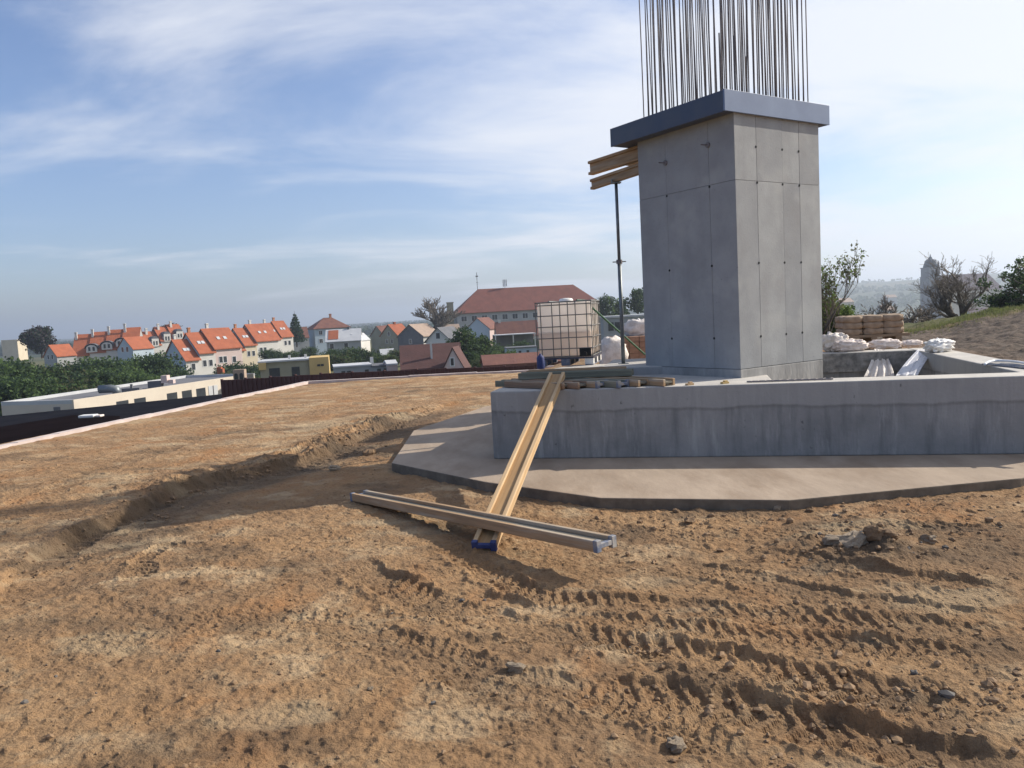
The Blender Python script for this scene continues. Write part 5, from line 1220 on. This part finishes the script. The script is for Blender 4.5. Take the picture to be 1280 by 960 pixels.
rows = []
ks = [0, 1, 0, 3, 1, 0, 2, 1]
i = 0
for px, py, D, s in [(-40, 462, 100, 1.5), (-2, 462, 104, 1.4), (34, 463, 108, 1.35), (68, 462, 112, 1.3), (100, 460, 114, 1.3), (132, 457, 118, 1.35), (160, 452, 122, 1.5), (186, 452, 126, 1.3),
                     (-20, 484, 88, 1.2), (14, 482, 90, 1.2), (48, 479, 92, 1.15), (84, 476, 95, 1.15), (116, 472, 99, 1.1), (148, 470, 103, 1.1), (178, 468, 108, 1.1), (206, 470, 112, .95), (226, 476, 115, .6), (300, 460, 150, 1.1), (318, 460, 152, 1.0), (288, 466, 140, .7)]:
    rows.append((px, py, D, s, ks[i % 8])); i += 1
bushes(rows, 'bushes in the green bank behind the long white building', [
    *['green bush in the back row of the bank, %s from the picture edge' % k for k in ('first', 'second', 'third', 'fourth', 'fifth', 'sixth')],
    'bush below the small arched dormers, seventh in the back row of the bank', 'last back-row bush, touching the stepped pink-walled terrace',
    *['green bush in the front row over the long white building, %s from the picture edge' % k for k in ('first', 'second', 'third', 'fourth', 'fifth', 'sixth', 'seventh')],
    'front-row bush beneath the blue-grey gable of the nearest terrace', 'small bush under the white wall of the nearest terrace', 'dark bush below the cream-walled second terrace',
    'bush between the second terrace and the low orange roof end', 'small bush beside the orange-brown hut'])
g2 = [(425, 444, 135, .75, 3), (440, 440, 138, .8, 1), (456, 441, 138, .75, 1), (470, 443, 140, .6, 2), (400, 446, 140, .6, 1), (418, 440, 150, .6, 1), (340, 440, 175, .7, 1), (362, 441, 178, .6, 0), (385, 437, 180, .6, 1)]
bushes(g2, 'bushes between the yellow-ended building and the grey-roofed house', ['bush just behind the low grey shed, nearest the yellow end wall', 'dark bush under the middle of the pale grey roof', 'dark bush below the white stepped gable', 'small bush below the pale yellow house, last of the dark row',
    'dark bush touching the yellow end wall', 'upper dark bush below the red patch of the grey roof', 'low bush under the narrow white house', 'green bush below the dark fir', 'dark bush under the brown-red hipped house'])
g3 = [(500, 438, 150, .7, 3), (520, 440, 145, .6, 0), (536, 437, 150, .6, 2), (482, 436, 170, .6, 3), (552, 441, 140, .55, 2), (486, 445, 130, .4, 3)]
bushes(g3, 'garden shrubs before the small white gable', ['olive shrub between the pale yellow house and the dark brown roof', 'green shrub before the dark timber gable', 'light green shrub in front of the small white A-roofed house', 'olive shrub at the foot of the pale yellow house', 'light green shrub between the A-roofed house and the dark bushy tree', 'tiny olive shrub beside the white hut'])
g4 = [(628, 440, 110, .5, 2), (612, 452, 100, .35, 2), (622, 434, 125, .65, 0), (650, 430, 128, .55, 1), (598, 450, 95, .3, 3), (640, 425, 170, .6, 1), (664, 426, 170, .6, 1)]
bushes(g4, 'garden shrubs beside the carport', ['light green shrub before the carport posts', 'small light green shrub next to the pink gable', 'green shrub under the blue-white gable', 'dark shrub below the carport roof', 'tiny olive shrub at the foot of the dark bushy tree', 'dark shrub before the worn tiled roof', 'dark shrub between the tiled roof and the bulk container'])
leafy('dark_bushy_tree', 582, 463, 100, 5.6, 5.2, ['leaf_dark', 'leaf_dark', 'leaf_mid'], 'dense dark green bushy tree behind the pink gable', 31, 5200, .17)
leafy('dark_bushy_tree', 601, 460, 104, 4.2, 3.6, ['leaf_dark', 'leaf_mid'], 'second dark green tree, lower and closer to the carport', 32, 3000, .17)
# trees behind bricks
for i, (px, py, D, H, Wd, lab) in enumerate(((757, 402, 190, 6.5, 6, 'dark conifer clump right behind the corner of the bulk container'), (775, 402, 200, 6, 5, 'dark pine seen immediately behind the steel prop'), (797, 400, 180, 7.5, 7, 'dark round-topped tree half hidden by the pillar'), (744, 402, 200, 5.5, 5, 'dark tree hidden mostly by the bulk container'))):
    leafy('dark_tree', px, py, D, H, Wd, ['leaf_dark', 'leaf_dark', 'leaf_mid'], lab, 40+i, 1600, .3)
# right of the pillar
t, tips = bare_tree(1026, 445, 24, 4.0, 'leafy spring tree showing sparse leaves past the pillar edge', 33, 5, .07, .33, .6, 3, .6, (.05, 0), 4, .006, Wd=1.9)
P = [tuple(p) for p in tips]; lob = [(p[0], p[1], p[2], .16, .16, .13) for p in P]; link('leaves', leafmesh('leaves', lob, 2600, .045, ['leaf_light', 'leaf_olive'], 9, hollow=.1), t)
leafy('green_bush', 1040, 422, 24.5, 1.4, 1.5, ['leaf_light', 'leaf_mid', 'leaf_light'], 'bright green leafy bush between the pillar and the sack stack', 61, 5200, .05, 'bush', base=-.1)
leafy('green_bush', 1054, 424, 27, 1.1, 1.2, ['leaf_mid', 'leaf_light'], 'small green bush close behind the sack trestle', 62, 2600, .05, 'bush', base=-.1)
t, tips = bare_tree(1292, 405, 33, 3.1, 'dark green leafy tree rising at the crest on the picture edge', 41, 5, .10, .3, .8, 3, .35, (-.2, 0), 5, .008, Wd=3.4)
link('leaves', leafmesh('leaves', [(p[0], p[1], p[2], .22, .22, .14) for p in [tuple(q) for q in tips]], 9000, .055, ['leaf_mid', 'leaf_dark'], 19, hollow=.1), t)
leafy('green_bush', 1262, 402, 34, 1.2, 1.9, ['leaf_mid', 'leaf_dark'], 'dark green bush on the grassy crest below the leafy tree', 63, 4200, .06, 'bush', base=-.1)
for i, (px, py, D, H, Wd, mt) in enumerate(((1090, 433, 60, 2.8, 5, ['leaf_olive', 'twig']), (1125, 433, 62, 2.4, 5, ['twig', 'leaf_olive']), (1165, 430, 60, 1.9, 5, ['twig', 'leaf_olive', 'twig']), (1065, 428, 66, 3.2, 4, ['leaf_olive', 'leaf_mid', 'twig']))):
    leafy('brush_thicket', px, py, D, H, Wd, mt, ['brownish thicket in the dip directly behind the sack stack', 'brownish thicket left of the smaller bare tree', 'grey-brown thicket under the church tower', 'olive thicket between the green bush and the sack stack'][i], 70+i, 2600, .07, 'bush', base=-.1)
# grass tufts along the crest
def crest_grass():
    rr = random.Random(5); b = MB(); pts = []
    for i in range(9000):
        x = rr.uniform(12.3, 24); d_ = rr.gauss(.7, .6); y = 25.25+.05*(x-7)+d_
        pts.append((x, y))
    X = np.array([p[0] for p in pts]); Y = np.array([p[1] for p in pts]); Z = surface(X, Y)[0]
    for i, (x, y) in enumerate(pts):
        h = rr.uniform(.04, .13); a = rr.uniform(0, 6.28); w_ = .012; lx, ly = rr.gauss(0, .03), rr.gauss(0, .03)
        b.add([(x-math.cos(a)*w_, y-math.sin(a)*w_, Z[i]-.01), (x+math.cos(a)*w_, y+math.sin(a)*w_, Z[i]-.01), (x+lx, y+ly, Z[i]+h)], [(0, 1, 2)])
    o = b.build('grass', 'grassblade'); o['kind'] = 'stuff'
crest_grass()
# far woodland on the hills (one mass)
def far_wood():
    rr = np.random.RandomState(2); n = 9000
    r_ = 900*np.exp(rr.rand(n)*1.3); a = R(52)+rr.rand(n)*R(76); x = r_*np.cos(a); y = r_*np.sin(a)
    keep = fbm(x*.004, y*.004, 3, 200) > .05; x, y = x[keep], y[keep]; z = surface(x, y)[0]; n = len(x)
    k = 5; d = rr.normal(size=(n, k, 3)); d /= np.linalg.norm(d, axis=2)[..., None]
    c = np.stack([x, y, z+3], -1)[:, None, :]+d*np.array([4.5, 4.5, 2.6]); c = c.reshape(-1, 3); N_ = len(c)
    u = rr.normal(size=(N_, 3)); u /= np.linalg.norm(u, axis=1)[:, None]; v = np.cross(u, rr.normal(size=(N_, 3))); v /= np.linalg.norm(v, axis=1)[:, None]; s = 3.6
    P = np.stack([c-u*s, c+v*s, c+u*s, c-v*s], 1).reshape(-1, 3)
    me = bpy.data.meshes.new('woodland'); me.vertices.add(4*N_); me.vertices.foreach_set('co', P.ravel()); me.loops.add(4*N_); me.loops.foreach_set('vertex_index', np.arange(4*N_)); me.polygons.add(N_); me.polygons.foreach_set('loop_start', np.arange(N_)*4); me.update(calc_edges=True)
    me.materials.append(MT['leaf_dark']); o = link('woodland', me); o['kind'] = 'stuff'
far_wood()

# ------------------------------------------------------------------ haze
hb = MB(); hb.box(-9600, 9600, -9600, 9600, -60, 130); hm_ = bpy.data.materials.new('haze'); hm_.use_nodes = True
t = hm_.node_tree; t.nodes.clear(); o_ = N(t, 'ShaderNodeOutputMaterial'); pv = N(t, 'ShaderNodeVolumePrincipled')
pv.inputs['Color'].default_value = (0.76, 0.86, 1.0, 1); pv.inputs['Density'].default_value = 0.00036; pv.inputs['Anisotropy'].default_value = 0.4
t.links.new(pv.outputs[0], o_.inputs['Volume'])
o = hb.build('haze', hm_); o['kind'] = 'stuff'
